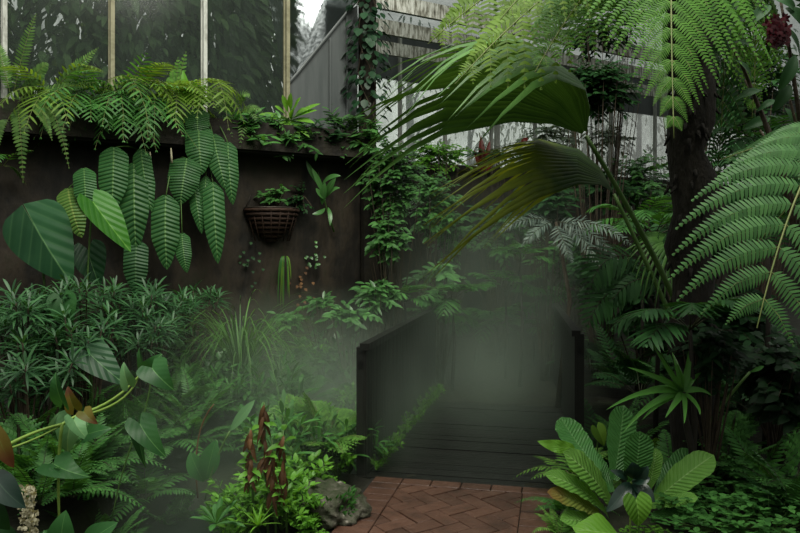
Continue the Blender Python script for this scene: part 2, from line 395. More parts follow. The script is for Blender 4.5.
G['yell']=leaf_mat('yellow_green_leaf',(.11,.24,.03),(.18,.31,.05),rough=.4,tr=.35,var=.7)
G['bright']=leaf_mat('bright_leaf',(.10,.29,.03),(.16,.38,.045),vein=(.2,.42,.08),nv=6,vk=1,mid=.08,lat=.1,rough=.32,tr=.35,var=.6)
G['drac']=leaf_mat('dragon_tree_leaf',(.07,.22,.04),(.10,.27,.05),rough=.33,tr=.3,var=.4)
G['black']=leaf_mat('blackish_leaf',(.008,.026,.018),(.014,.038,.024),vein=(.04,.08,.05),nv=8,vk=1,mid=.06,lat=.1,rough=.28,tr=.05,var=.4,spec=.6)
G['shade']=leaf_mat('deep_shade_leaf',(.006,.026,.008),(.014,.044,.013),rough=.55,tr=.2,var=.8,spec=.15)  # darker copy of the shrub leaf, thicket shade put into its colour
G['vinedark']=leaf_mat('dark_creeper_leaf',(.008,.034,.014),(.018,.055,.022),rough=.4,tr=.15,var=.8,spec=.3)
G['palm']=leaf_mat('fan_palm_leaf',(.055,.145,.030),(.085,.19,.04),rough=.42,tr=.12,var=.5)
G['palmy']=leaf_mat('fan_palm_leaf_low',(.020,.050,.010),(.032,.065,.012),rough=.45,tr=.3,var=.4,tip=(.15,.19,.02),tipat=.55)  # yellow light on the fingers is put into the tip colour
G['grass']=leaf_mat('grass_blade',(.07,.20,.035),(.12,.27,.055),rough=.45,tr=.3,var=.7)
G['red']=leaf_mat('red_leaf',(.10,.010,.008),(.15,.018,.010),rough=.4,tr=.3,var=.4)
G['brown']=leaf_mat('withered_leaf',(.10,.045,.018),(.16,.08,.03),rough=.6,tr=.15,var=.6)
G['flowerr']=leaf_mat('dark_red_flower',(.035,.003,.006),(.075,.007,.013),rough=.4,tr=.15,var=.6)
G['flowerw']=leaf_mat('cream_flower',(.45,.42,.28),(.62,.58,.42),rough=.6,tr=.2,var=.4)
G['outer']=leaf_mat('outdoor_tree_leaf',(.07,.14,.06),(.15,.24,.10),rough=.4,tr=.3,var=.9)
G['outerp']=leaf_mat('outdoor_tree_leaf_pale',(.09,.13,.06),(.15,.18,.09),rough=.4,tr=.4,var=.9)
G['stem']=surf_mat('green_stem',[(.05,.12,.02),(.09,.17,.04)],8,.5,.1)
G['stemy']=surf_mat('yellow_green_stem',[(.20,.33,.05),(.26,.40,.08)],8,.45,.1)
G['rachis']=surf_mat('frond_stalk',[(.12,.17,.04),(.18,.20,.06)],10,.55,.1)
G['rachisd']=surf_mat('dark_frond_stalk',[(.02,.03,.012),(.05,.05,.02)],10,.55,.1)
G['twig']=surf_mat('brown_twig',[(.03,.022,.014),(.07,.05,.03)],10,.8,.3)
G['bark']=surf_mat('dark_bark',[(.010,.009,.007),(.035,.028,.02)],6,.85,.8,stretch=(1,1,.25))
G['fibre']=surf_mat('tree_fern_trunk',[(.006,.005,.004),(.02,.016,.011)],9,.95,1.0,stretch=(1,1,.3))
G['barkp']=surf_mat('pale_bark',[(.10,.10,.085),(.2,.19,.16)],6,.85,.5,stretch=(1,1,.25))
G['soil']=surf_mat('damp_soil',[(.006,.005,.0035),(.016,.016,.008),(.02,.03,.01)],2.5,.85,.6)
G['wall']=surf_mat('damp_dark_wall',[(.003,.003,.0022),(.010,.008,.0055),(.034,.025,.016),(.016,.020,.008)],2.2,.6,.5,stretch=(1,1,.5))
G['coping']=surf_mat('shaded_mossy_coping',[(.0025,.0025,.002),(.010,.008,.005),(.016,.013,.007),(.014,.024,.006)],4,.75,.5)  # mossy tones over a near-black base that carries the ledge front's shadow
G['wood']=surf_mat('black_wet_timber',[(.006,.006,.0055),(.016,.015,.0135)],3,.42,.25,stretch=(1,1,.2),spec=.5)
G['deck']=surf_mat('wet_deck_boards',[(.006,.006,.0055),(.018,.017,.015)],3,.34,.3,stretch=(1,3,1),spec=.6)
G['brick']=surf_mat('wet_red_brick',[(.050,.026,.017),(.090,.043,.028),(.115,.060,.040)],5,.42,.35,spec=.5)
G['mortar']=surf_mat('dark_joint',[(.012,.010,.008),(.02,.02,.012)],8,.8,.3)
G['rock']=surf_mat('mossy_lichened_rock',[(.010,.014,.006),(.022,.032,.010),(.035,.040,.02),(.06,.06,.04),(.10,.095,.07),(.50,.46,.39)],7.5,.85,1.0,bscale=18)
G['basket']=surf_mat('brown_basket_wood',[(.028,.014,.009),(.06,.03,.018)],6,.7,.4,stretch=(1,1,3))
G['wire']=surf_mat('rusty_wire',[(.03,.025,.02),(.06,.05,.04)],9,.5,.2,metal=.5)
G['whitepaint']=surf_mat('peeling_white_paint',[(.25,.25,.22),(.46,.47,.43),(.58,.58,.54)],5,.6,.3,stretch=(3,3,1))
G['tanpaint']=surf_mat('stained_cream_paint',[(.16,.15,.09),(.30,.28,.18)],5,.6,.3)
G['purlin']=surf_mat('mottled_roof_board',[(.04,.035,.025),(.30,.29,.24),(.70,.70,.64),(.85,.85,.80)],9,.7,.4,stretch=(3,3,.6))
G['greypanel']=surf_mat('grey_wet_panel',[(.075,.085,.085),(.12,.13,.13)],1.5,.35,.1,stretch=(5,5,.5))
# ================================================================== the setting
def rel_build(mb, name, mats, parent, smooth=True):
    l=parent.location
    mb.v=[(p[0]-l.x,p[1]-l.y,p[2]-l.z) for p in mb.v]
    return mb.build(name, mats, parent, smooth=smooth)
UX=V((0.868,0.496,0)).normalized(); UN=V((UX.y,-UX.x,0))           # along the wall, out of the wall
W0=V((-3.72,6.6,0))                                                # wall line passes here
def wl(px):                                                        # parameter along the wall for a picture column
    D=wall_depth(px); return (V(((px-CX)/F*D, D, 0))-W0).dot(UX)
def wp(t, out, z): return W0+UX*t+UN*out+UP*z
AX=(UX,UN,UP)

# ground
mb=MB(); nx,ny=110,96; x0,x1,y0,y1=-11,12,0.5,19
for j in range(ny+1):
    for i in range(nx+1):
        x=x0+(x1-x0)*i/nx; y=y0+(y1-y0)*j/ny; mb.v.append((x,y,ground(x,y)))
        mb.uv.append((i/nx,j/ny))
for j in range(ny):
    for i in range(nx):
        k=j*(nx+1)+i; mb.f.append((k,k+1,k+nx+2,k+nx+1)); mb.m.append(0)
tag(mb.build('floor',G['soil']),kind='structure')

# water of the pond and stream
m,N,L=new_mat('dark_pond_water'); out=N.new('ShaderNodeOutputMaterial'); p=N.new('ShaderNodeBsdfPrincipled')
p.inputs['Base Color'].default_value=(.006,.012,.008,1); p.inputs['Roughness'].default_value=.3; p.inputs['Specular IOR Level'].default_value=.2
tc=N.new('ShaderNodeTexCoord'); nz=N.new('ShaderNodeTexNoise'); nz.inputs['Scale'].default_value=5; L.new(tc.outputs['Object'],nz.inputs[0])
b=N.new('ShaderNodeBump'); b.inputs['Strength'].default_value=.15; L.new(nz.outputs[0],b.inputs['Height']); L.new(b.outputs[0],p.inputs['Normal']); L.new(p.outputs[0],out.inputs[0]); G['water']=m
mb=MB(); mb.add([(-6,2.2,-.28),(6.5,2.2,-.28),(6.5,10.2,-.28),(-6,10.2,-.28)],[(0,1,2,3)])
tag(mb.build('pond_water',G['water']),'dark still water of the misty pond left of the bridge','water',kind='stuff')

# planted wall on the left, its ledge, and the glazing above it
tL,tR=-2.6,wl(360)
mb=MB(); box(mb, wp((tL+tR)/2,-.12,1.30), tR-tL, .24, 2.84, AX)
tag(mb.build('wall_left',G['wall'],smooth=False),kind='structure')
mb=MB()
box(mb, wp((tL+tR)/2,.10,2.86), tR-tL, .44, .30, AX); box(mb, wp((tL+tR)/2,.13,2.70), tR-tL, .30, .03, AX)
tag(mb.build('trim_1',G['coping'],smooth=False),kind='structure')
G['glassL']=glass_mat('wet_glass_left',(.05,.064,.055),.68,.5)
G['glassR']=glass_mat('wet_glass_back',(.65,.70,.66),.62,.5,trans=.75)
G['glassTop']=frost_mat('wet_sloping_glass',(.34,.38,.39))
cols=[-104,5,113,206,289]
edges=[wl(c) for c in cols]
for i,(a,bx) in enumerate(zip(edges[:-1],edges[1:])):
    w=thing('window_%d'%(i+1),None,None,wp(a,-.05,3.0)); w['kind']='structure'
    mb=MB(); box(mb, wp((a+bx)/2,-.10,4.5), bx-a-.02, .012, 3.0, AX)
    rel_build(mb,'pane',G['glassL'],w,False)
    mb=MB(); box(mb, wp(bx,-.05,4.5),.040,.06,3.0,AX); box(mb, wp(bx-.026,-.09,4.5),.018,.03,3.0,AX)
    rel_build(mb,'mullion',G['tanpaint'] if i in (1,3) else G['whitepaint'],w,False)
# last bay: grey panel with a sloping wet pane over it
w=thing('window_5',None,None,wp(wl(289),-.05,3.0)); w['kind']='structure'
def wq(px,py,o=-.12):
    t=wl(px); D=wall_depth(px); return wp(t,o,EYE+(HY-py)/F*D)
mb=MB(); mb.add([wq(289,150),wq(362,150),wq(362,2),wq(352,8),wq(300,72),wq(289,84)],[(0,1,2,3,4,5)])
rel_build(mb,'lower_panel',G['greypanel'],w,False)
mb=MB()
for px,t0 in ((333,36),(350,14)):
    a=wq(px,148,-.09); b2=wq(px,t0,-.09); box(mb,(a+b2)/2,.014,.02,(b2-a).z,AX)
tube(mb,[wq(289,84,-.1),wq(300,72,-.1),wq(352,8,-.1),wq(366,-8,-.1)],.018,6)
rel_build(mb,'glazing_bar',G['greypanel'],w,False)
mb=MB(); mb.add([wq(289,84,-.14),wq(300,72,-.14),wq(366,-9,-.14),wq(366,-60,-.9),wq(289,-60,-.9)],[(0,1,2,3,4)])
rel_build(mb,'sloping_pane',G['glassTop'],w,False)

# corner post
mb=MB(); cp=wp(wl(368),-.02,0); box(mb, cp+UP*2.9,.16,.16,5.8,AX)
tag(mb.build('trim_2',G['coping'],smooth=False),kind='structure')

# deep bay behind: low wall, back glazing, roof boards
def bd(px): return 12.6/(1-.571*(px-CX)/F)
B0=V((0,12.6,0))
def bt(px):
    D=bd(px); return (V(((px-CX)/F*D,D,0))-B0).dot(UX)
def bp(t,o,z): return B0+UX*t+UN*o+UP*z
ta,tb=bt(330),bt(880)
mb=MB(); box(mb,bp((ta+tb)/2,-.12,1.5),tb-ta,.24,3.24,AX)
tag(mb.build('wall_back',G['wall'],smooth=False),kind='structure')
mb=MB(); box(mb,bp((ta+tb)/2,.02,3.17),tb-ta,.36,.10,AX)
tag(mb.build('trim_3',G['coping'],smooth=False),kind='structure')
bc=[330,362,400,445,497,535,574,611,655,700,760,880]
for i,(a,b2) in enumerate(zip(bc[:-1],bc[1:])):
    t0,t1=bt(a),bt(b2)
    w=thing('window_%d'%(i+6),None,None,bp(t0,0,3.2)); w['kind']='structure'
    mb=MB(); box(mb,bp((t0+t1)/2,-.05,3.95),t1-t0-.02,.012,1.5,AX); rel_build(mb,'pane',G['glassR'],w,False)
    mb=MB(); box(mb,bp((t0+t1)/2,-.05,5.2),t1-t0-.02,.02,1.0,AX); rel_build(mb,'upper_panel',G['greypanel'],w,False)
    mb=MB(); wd=.09 if b2 in (497,574) else .05
    box(mb,bp(t1,0,4.44),wd,.07,2.48,AX)
    if b2==497: box(mb,bp(t1-.14,.0,4.44),.04,.06,2.48,AX)
    rel_build(mb,'mullion',G['whitepaint'] if b2!=574 else G['tanpaint'],w,False)
# roof of the bay
roofz=4.92
w=thing('ceiling',None,None,V((2,11,roofz))); w['kind']='structure'
mb=MB()
c=[V((-.6,8.55,roofz+.75)),bp(bt(330),-.1,roofz+.75),bp(bt(880),-.1,roofz+.75),V((9.0,12.6,roofz+.75)),V((9.0,8.0,roofz+.75)),V((.8,8.0,roofz+.75))]
mb.add(c,[(0,1,2,3,4,5)]); G['glassRoof']=glass_mat('grey_roof_glass',(.20,.23,.23),.22,.3,trans=.6)
rel_build(mb,'roof_glass',G['glassRoof'],w,False)
for k,d in enumerate((.60,1.67,2.75)):
    mb=MB(); s=V((-.55,8.45+d,roofz)); box(mb,s+UX*4.2,8.4,.06,.21,AX); rel_build(mb,'purlin',G['purlin'],w,False)

# ================================================================== brick path and bridge
def clip(poly, P, n):                                   # keep the side where (p-P).n>=0
    o=[]
    for i in range(len(poly)):
        a,b2=poly[i],poly[(i+1)%len(poly)]; da=(a-P).dot(n); db=(b2-P).dot(n)
        if da>=0: o.append(a)
        if da*db<0: o.append(a+(b2-a)*(da/(da-db)))
    return o
def P2(s,l,z=0.0): return OB+VB*s+RB*l+UP*z
pt=thing('brick_path',"red brick path with diagonal bricks leading to the footbridge",'path',P2(-1.5,0,0))
mb=MB(); c=P2(-1.75,0,-.06); box(mb,c,1.32,3.5,.10,(RB,VB,UP)); rel_build(mb,'bedding',G['mortar'],pt,False)
HWD=.63
def prism(mb,poly,z0,z1):
    n=len(poly)
    if n<3: return
    c=sum(poly,V((0,0,0)))/n; q=[c+(p-c)*.985 for p in poly]
    vs=[p+UP*z0 for p in poly]+[p+UP*(z1-.004) for p in poly]+[c+(p-c)*.955+UP*z1 for p in poly]
    fs=[(i,(i+1)%n,n+(i+1)%n,n+i) for i in range(n)]+[(n+i,n+(i+1)%n,2*n+(i+1)%n,2*n+i) for i in range(n)]+[tuple(2*n+i for i in range(n))]
    mb.add(vs,fs)
mb=MB()
a45=math.radians(45); e1=VB*math.cos(a45)+RB*math.sin(a45); e2=-VB*math.sin(a45)+RB*math.cos(a45)
bw,bl,gp=.115,.23,.007
for i in range(-34,35):
    for j in range(-10,11):
        # herringbone cell
        for q in (0,1):
            if q==0: o=e1*((i)*bw)+e2*((j*4*bw)+ (i)*bw); A,Bv=e2*(bl-gp),e1*(bw-gp)
            else:    o=e1*((i+1)*bw)+e2*((j*4*bw)+ (i)*bw); A,Bv=e2*(bw-gp),e1*(bl-gp)
            o=P2(-1.6,0)+o
            pl=[o,o+A,o+A+Bv,o+Bv]
            cen=o+(A+Bv)/2; s,l=path_sl(cen.x,cen.y)
            if s<-3.3 or s>0 or abs(l)>.8: continue
            pl=clip(pl,P2(-.125,0),-VB); pl=clip(pl,P2(0,-HWD+.21),RB) if len(pl)>2 else []
            pl=clip(pl,P2(0,HWD-.21),-RB) if len(pl)>2 else []
            if len(pl)>2: prism(mb,pl,-.03,R.uniform(.0,.004))
rel_build(mb,'paving_brick',G['brick'],pt,False)
mb=MB()
for k in range(6):                                      # header course along the bridge
    a=-HWD+k*.21; prism(mb,[P2(-.118,a),P2(-.118,a+.203),P2(-.004,a+.203),P2(-.004,a)],-.03,.004)
for k in range(28):
    for sd in (-1,1):
        l0=sd*(HWD-.205); l1=sd*HWD; s=-.125-k*.115
        pp=[P2(s-.108,min(l0,l1)),P2(s-.108,max(l0,l1)),P2(s,max(l0,l1)),P2(s,min(l0,l1))]
        prism(mb,pp,-.03,R.uniform(.002,.006))
rel_build(mb,'border_brick',G['brick'],pt,False)

br=thing('footbridge',"dark wet timber footbridge with slatted railing running into the mist",'bridge',P2(0,0,0))
mb=MB(); s=0.0
while s<5.2:
    wd=.138; box(mb,P2(s+wd/2,0,-.03+R.uniform(-.004,.003)),1.56,wd-.008,.045,(RB,VB,UP)); s+=wd
rel_build(mb,'deck',G['deck'],br,False)
mb=MB()
for l in (-.7,.7): box(mb,P2(2.6,l,-.16),.10,5.2,.2,(RB,VB,UP))
rel_build(mb,'beam',G['wood'],br,False)
def railing(A, B, h, slat, inn):
    """slatted railing standing on the deck edge from A to B; inn points to the walkway"""
    A=V((A.x,A.y,0)); B=V((B.x,B.y,0)); n=(B-A).length; d=(B-A).normalized(); e=V((d.y,-d.x,0))*inn; ax=(e,d,UP)
    mb=MB(); k=int(n/slat)
    for i in range(k): box(mb,A+d*((i+.5)*slat)+UP*(-.03+h/2),.022,slat*.84,h,ax)
    r=rel_build(mb,'railing',G['wood'],br,False)
    def sub(name,fn):
        mb=MB(); fn(mb); c=rel_build(mb,name,G['wood'],br,False); c.parent=r
    sub('top_rail',lambda mb: box(mb,A+d*(n/2)+UP*(h-.005),.07,n+.03,.05,ax))
    for z in (h-.14,.14): sub('cross_rail',lambda mb: box(mb,A+d*(n/2)-e*.03+UP*z,.04,n,.07,ax))
    for t in (.03,n/2,n-.03): sub('post',lambda mb: box(mb,A+d*t-e*.035+UP*(h/2-.2),.06,.06,h+.38,ax))
railing(at(365,475,5.1),at(435,400,8.35),.94,.052,1)
railing(at(576,412,5.75),at(555,400,8.7),.96,.052,-1)
# ================================================================== plants, the ones the eye picks out first
def part(parent, name, mats, fn):
    mb=MB(); fn(mb); return rel_build(mb, name, mats, parent)
def hl(parent, mat, A, B, D, w, kind='strap', bulge=0.0, nref=None, D2=None, name='leaf', m=6, n=14, label=None, side=0.0, **kw):
    """one leaf between two picture points at depth D (base) and D2 (tip); w in picture points"""
    D2=D2 or D; P0=at(A[0],A[1],D); P2=at(B[0],B[1],D2); ax=P2-P0
    perp=ax.cross(V((0,1,0))).normalized()
    P1=(P0+P2)/2+TOCAM*bulge+perp*side
    o=part(parent,name,mat,lambda mb: lf(mb,P0,P1,P2,w*(D+D2)/2/F,nref,kind,n,m,**kw))
    if label: o['label']=label
    return o
def hh(parent, mat, A, B, D, w, bulge=0.0, nref=None, D2=None, name='leaf', label=None, side=0.0, **kw):
    D2=D2 or D; P0=at(A[0],A[1],D); P2=at(B[0],B[1],D2); ax=P2-P0; perp=ax.cross(V((0,1,0))).normalized()
    P1=(P0+P2)/2+TOCAM*bulge+perp*side
    o=part(parent,name,mat,lambda mb: heart(mb,P0,P1,P2,w*(D+D2)/2/F,nref,**kw))
    if label: o['label']=label
    return o
def stalk(parent, pts, r, mat=None, name='stalk', k=6):
    P=[at(*p) for p in pts]
    if len(P)==3: P=bez(*P,9)
    return part(parent,name,mat or G['stem'],lambda mb: tube(mb,P,[r*(1-.4*i/len(P)) for i in range(len(P))],k))

# ---- king anthuriums on the wall
def dw(px, out=.3): return wall_depth(px)-out
NR=V((0.25,-1,0.12))
def anth(label, root, leaves, spikes=()):
    D=dw(root[0],.12); t=thing('king_anthurium',label,'plant',at(root[0],root[1],D),'king anthuriums on the damp wall')
    del t['group']
    for (A,B,wd,mt,side) in leaves:
        D=dw(A[0],R.uniform(.28,.5))
        lo=hl(t,G[mt],A,B,D,wd*.9,'long',bulge=R.uniform(.05,.10),nref=NR,n=20,m=8,fold=.10,cup=-.22,wave=.05,nw=3,side=side)
        mid=((A[0]+root[0])/2,min(A[1],root[1])-3,dw(A[0],.3))
        stalk(t,[(root[0],root[1],dw(root[0],.08)),mid,(A[0],A[1]+1,D)],.008).parent=lo
    for (x,y) in spikes:
        D=dw(x,.4)
        part(t,'flower_spike',G['flowerw'],lambda mb: tube(mb,[at(x,y+9,D),at(x-.5,y+3,D),at(x-1,y-6,D)],[.009,.011,.006],7))
    return t
anth('king anthurium with two yellowish short ribbed leaves at the far left of the group',(92,178),
     [((84,168),(87,214),24,'antho',.02),((68,188),(82,238),27,'anthoy',.0)])
anth('king anthurium with four long ribbed leaves and a pale spike, left in the group',(140,150),
     [((137,240),(137,296),26,'anthod',0),((134,163),(136,252),30,'antho',.02),((114,147),(112,213),31,'antho',.03),((141,149),(152,212),20,'antho',-.01)],[(151,158)])
anth('king anthurium with a broad pale-ribbed hanging leaf below a pale spike',(178,160),
     [((182,233),(187,273),17,'antho',0),((166,195),(167,270),30,'antho',.0),((187,158),(180,205),34,'antho',.02)],[(172,154)])
anth('king anthurium with narrow folded ribbed leaves, lowest at the right of the group',(206,165),
     [((194,178),(202,234),15,'antho',.0),((206,176),(207,230),13,'antho',.0),((213,182),(218,264),23,'antho',.01)])
anth('king anthurium rooted on the ledge, its broad ribbed leaves hanging over the edge',(200,112),
     [((198,108),(199,142),26,'antho',0),((199,124),(202,175),30,'antho',0),((213,134),(226,190),22,'antho',.0),((228,142),(233,205),20,'antho',.0)])

# ---- elephant ear and bright arrow leaf
t=thing('elephant_ear','elephant ear plant with one huge dark ribbed leaf, far left below the ferns','plant',at(40,300,6.0))
hh(t,G['ear'],(36,228),(72,284),6.1,64,bulge=.06,nref=V((.10,-1,.25)),back=.45,fold=-.12,wave=.06,sinus=.02)
stalk(t,[(33,226,6.15),(48,262,6.3),(44,335,6.2)],.014)
t=thing('arrow_leaf_plant','plant with one glossy bright green pointed leaf beside the elephant ear','plant',at(88,300,6.1))
hh(t,G['ear_bright'],(93,202),(131,252),6.15,36,bulge=.06,nref=V((.9,-1,.5)),back=.2,fold=.35)
stalk(t,[(93,204,6.2),(88,240,6.25),(86,330,6.2)],.010)
hh(t,G['ear'],(88,250),(100,286),6.3,34,nref=V((.2,-1,.3)),bulge=.05)
stalk(t,[(88,252,6.32),(86,270,6.35),(86,330,6.3)],.008)

# ---- ferns along the ledge
def ledge_fern(px, py, label, n=9, L=.55, mats=('ledge','rachis'), pl=.21, pw=.024, npair=12, seed=0, name='polypody_fern', shape=1, spread=(-100,100), out=.16, uplift=.25, drp=(.35,.75)):
    R.seed(seed+int(px)); D=dw(px,out); t=thing(name,label,'fern',at(px,py,D)); O=at(px,py,D)
    for i in range(n):
        a=math.radians(spread[0]+(spread[1]-spread[0])*(i+.5)/n+R.uniform(-22,22))
        d=UN*math.cos(a)+UX*math.sin(a); l=L*R.uniform(.75,1.15); up=R.uniform(.05,uplift+.35)
        P0=O+d*.02; P1=O+d*l*.45+UP*l*up; P2=O+d*l*.9-UP*l*(R.uniform(*drp) if R.random()<.72 else R.uniform(-.45,.1))+UX*l*R.uniform(-.2,.2)
        nr=(UP*1.0+d*.55)
        part(t,'frond',[G[m] for m in mats],lambda mb: frond(mb,P0,P1,P2,pl*R.uniform(.85,1.1),npair,pw,nr,62,.25,shape,.12,.004))
    return t
for k,(x,y,l,mt,n,LL) in enumerate([
    (52,96,'bushy polypody fern on the ledge beside the hanging sword fern fronds','ledgey',7,.5),
    (84,100,'bluish green polypody fern on the ledge left of the tan glazing bar','ledge',9,.62),
    (116,98,'broad fingered polypody fern spilling over the ledge below the tan glazing bar','ledge',10,.68),
    (140,86,'yellowish polypody fern on the ledge just right of the tan glazing bar','ledgey',8,.5),
    (150,106,'low hanging polypody fern under the ledge edge above the anthuriums','ledge',9,.55),
    (176,98,'yellow green polypody fern on the ledge, left of the anthurium on the ledge','ledgey',8,.52),
    (96,116,'low polypody fern hanging over the ledge front, above the elephant ear','ledge',7,.5),
    (128,118,'low polypody fern hanging over the ledge front, right under the tan glazing bar','ledge',7,.5),
    (208,92,'polypody fern with yellow tips arching above the anthurium on the ledge','ledgey',6,.5)]):
    ledge_fern(x,y,l,n+1,LL*1.15,(mt,'rachis'),seed=k)
# upright and hanging sword ferns
t=thing('sword_fern','sword fern at the far left end of the ledge with tall upright fronds','fern',at(16,95,dw(16,.12)))
for A,Mi,B in [((14,92),(22,50),(36,14)),((20,94),(40,66),(48,64)),((10,92),(2,60),(-4,40)),((24,95),(60,88),(98,82)),((52,92),(72,70),(98,48)),((20,96),(30,80),(47,70))]:
    D=dw(30,.15); P=[at(*A,D),at(*Mi,D-.08),at(*B,D-.05)]
    part(t,'frond',[G['sword'],G['rachis']],lambda mb: frond(mb,*P,.075,26,.020,V((.3,-1,.4)),80,.15,0,.06,.004))
t=thing('sword_fern','sword fern with long ribbon fronds hanging straight down at the far left','fern',at(26,96,dw(26,.05)))
for A,Mi,B,w in [((14,98),(20,100),(23,182),.085),((30,98),(54,88),(69,168),.07),((8,100),(-2,100),(-2,150),.08),((28,100),(40,96),(52,140),.06)]:
    D=dw(26,.42); P=[at(*A,D+.25),at(*Mi,D),at(*B,D)]
    part(t,'frond',[G['sword'],G['rachis']],lambda mb: frond(mb,*P,w,30,.030,V((.3,-1,.1)),82,.15,0,.05,.004))
t=ledge_fern(2,166,'small fingered fern growing from the wall under the sword fern',5,.35,('ledge','rachis'),.1,.02,10,3)
# leafy plants on the ledge
t=thing('ledge_philodendron','leafy plant with upright entire bright leaves below the third glazing bar','plant',at(192,104,dw(192,.1)))
for A,B,w in [((191,104),(196,79),11),((189,104),(183,70),9),((194,104),(206,84),8),((187,104),(176,86),8),((196,106),(212,98),8)]:
    hl(t,G['bright'],A,B,dw(192,.25),w,'ovate',bulge=.04)
t=thing('maidenhair_fern','wispy upright fern standing on the ledge against the dark glass','fern',at(176,90,dw(176,.05)))
for B in ((172,70),(178,58),(186,52),(168,78)):
    P=[at(178,92,dw(176,.1)),at((178+B[0])/2-2,(92+B[1])/2,dw(176,.1)),at(*B,dw(176,.1))]
    part(t,'frond',[G['fernb'],G['rachis']],lambda mb: frond(mb,*P,.06,10,.028,TOCAM,70,.1,1,.2,.003))
t=thing('wiry_fern','loose wiry fern on the ledge right of the third glazing bar','fern',at(236,118,dw(236,.12)))
for B,Mi in [((222,92),(228,92)),((250,98),(240,84)),((256,122),(252,98)),((262,112),(248,100)),((240,146),(246,112)),((214,112),(226,98)),((206,100),(222,86)),((232,136),(228,110))]:
    D=dw(236,.3); P=[at(236,118,D+.15),at(*Mi,D),at(*B,D-.06)]
    part(t,'frond',[G['sword'],G['rachis']],lambda mb: frond(mb,*P,.07,15,.016,V((.3,-1,.5)),68,.2,1,.18,.003))
t=ledge_fern(264,124,'small fern with two drooping fronds on the ledge left of the lime rosette',4,.34,('ledge','rachis'),.09,.02,11,5)
t=thing('bromeliad','bright lime rosette of pointed leaves on the ledge','bromeliad',at(291,122,dw(291,.15)))
for i,(dx,dy) in enumerate([(-26,0),(-22,10),(-15,-12),(-8,-22),(0,-24),(9,-20),(14,-10),(24,-8),(22,4),(17,17),(8,18),(-2,20),(-10,16),(3,-12),(-30,-4),(27,-14)]):
    D=dw(291,.25); A=(291,120); hl(t,G['lime'],A,(291+dx*1.1,119+dy*1.1),D+.1,7,'lance',bulge=.10,nref=V((0,-1,.8)),D2=D-.1+.01*dy/5,n=9,m=4)
def sprig(label,px,py,D,n,Lp,lw,mat,name='ledge_weed',cat='plant',spread=60,up=1.0,group=None,seed=1):
    """small weed: thin stems with leaf pairs"""
    R.seed(seed*31+int(px)); O=at(px,py,D); t=thing(name,label,cat,O,group); s=MB(); f=MB(); k=D/F
    for i in range(n):
        a=math.radians(R.uniform(-spread,spread)); l=Lp*k*R.uniform(.6,1.1)
        e=O+V((math.sin(a)*l, R.uniform(-.4,.1)*l, math.cos(a)*l*up)); pts=bez(O,(O+e)/2+UP*.1*l,e,6); tube(s,pts,.003,4)
        for p,q in zip(pts[1:],pts[:-1]):
            for sd in (-1,1):
                d=(p-q).normalized()*.5+V((sd*R.uniform(.4,1),R.uniform(-.8,.3),R.uniform(-.3,.5)))
                pin(f,p,d,V((0,-.6,1)),lw*2.2*k*R.uniform(.7,1.2),lw*k*R.uniform(.8,1.2),.3)
    rel_build(s,'stem',G['stem'],t); rel_build(f,'foliage',G[mat],t); return t
sprig('small weedy plant on the ledge left of the vine-wrapped post',344,136,dw(344,.25),9,26,5,'shrub')
sprig('sparse weeds with fine leaves between the wiry fern and the lime rosette',312,140,dw(312,.25),7,20,4,'shrubd')

sprig('tangle of fine dead-looking weeds on the ledge just right of the lime rosette',328,146,dw(328,.3),11,18,4,'shrubd',seed=3)
sprig('weeds hanging over the ledge front below the lime rosette',300,142,dw(300,.32),8,22,4,'shrub',spread=150,seed=5)
sprig('weeds hanging over the ledge corner beside the post vine',352,140,dw(352,.32),9,24,5,'shrub',spread=150,seed=6)
sprig('low weeds on the ledge just left of the lime rosette',276,136,dw(276,.3),8,20,4,'shrub',spread=110,seed=7)
sprig('weeds on the ledge under the wiry fern',246,138,dw(246,.3),9,24,5,'ledge',spread=110,seed=8)
# ---- vine on the corner post
t=thing('post_vine','dark creeper with round leaves wrapped around the corner post','vine',V((cp.x,cp.y,2.8)))
mb=MB(); sb=MB(); R.seed(4)
for k in range(3): tube(sb,[V((cp.x+.11*math.cos(i*.9+k*2),cp.y-.05-.10*abs(math.sin(i*.9+k*2)),2.6+i*.2)) for i in range(17)],.007,5)
for i in range(330):
    z=R.uniform(3.0,5.2); 
    if z<3.5 and R.random()<.5: continue
    a=R.uniform(-1.9,1.9); rr=R.uniform(.12,.27); p=V((cp.x+rr*math.sin(a),cp.y-rr*math.cos(a),z))
    d=V((math.sin(a)*.7,-.35*math.cos(a),-1+R.uniform(-.3,.5))); s=R.uniform(.07,.125)
    lf(mb,p,p+d.normalized()*s*.5,p+d.normalized()*s,s*.8,V((math.sin(a),-math.cos(a),.35)),'ovate',6,2,fold=.15)
rel_build(sb,'stem',G['twig'],t); rel_build(mb,'foliage',G['vinedark'],t)

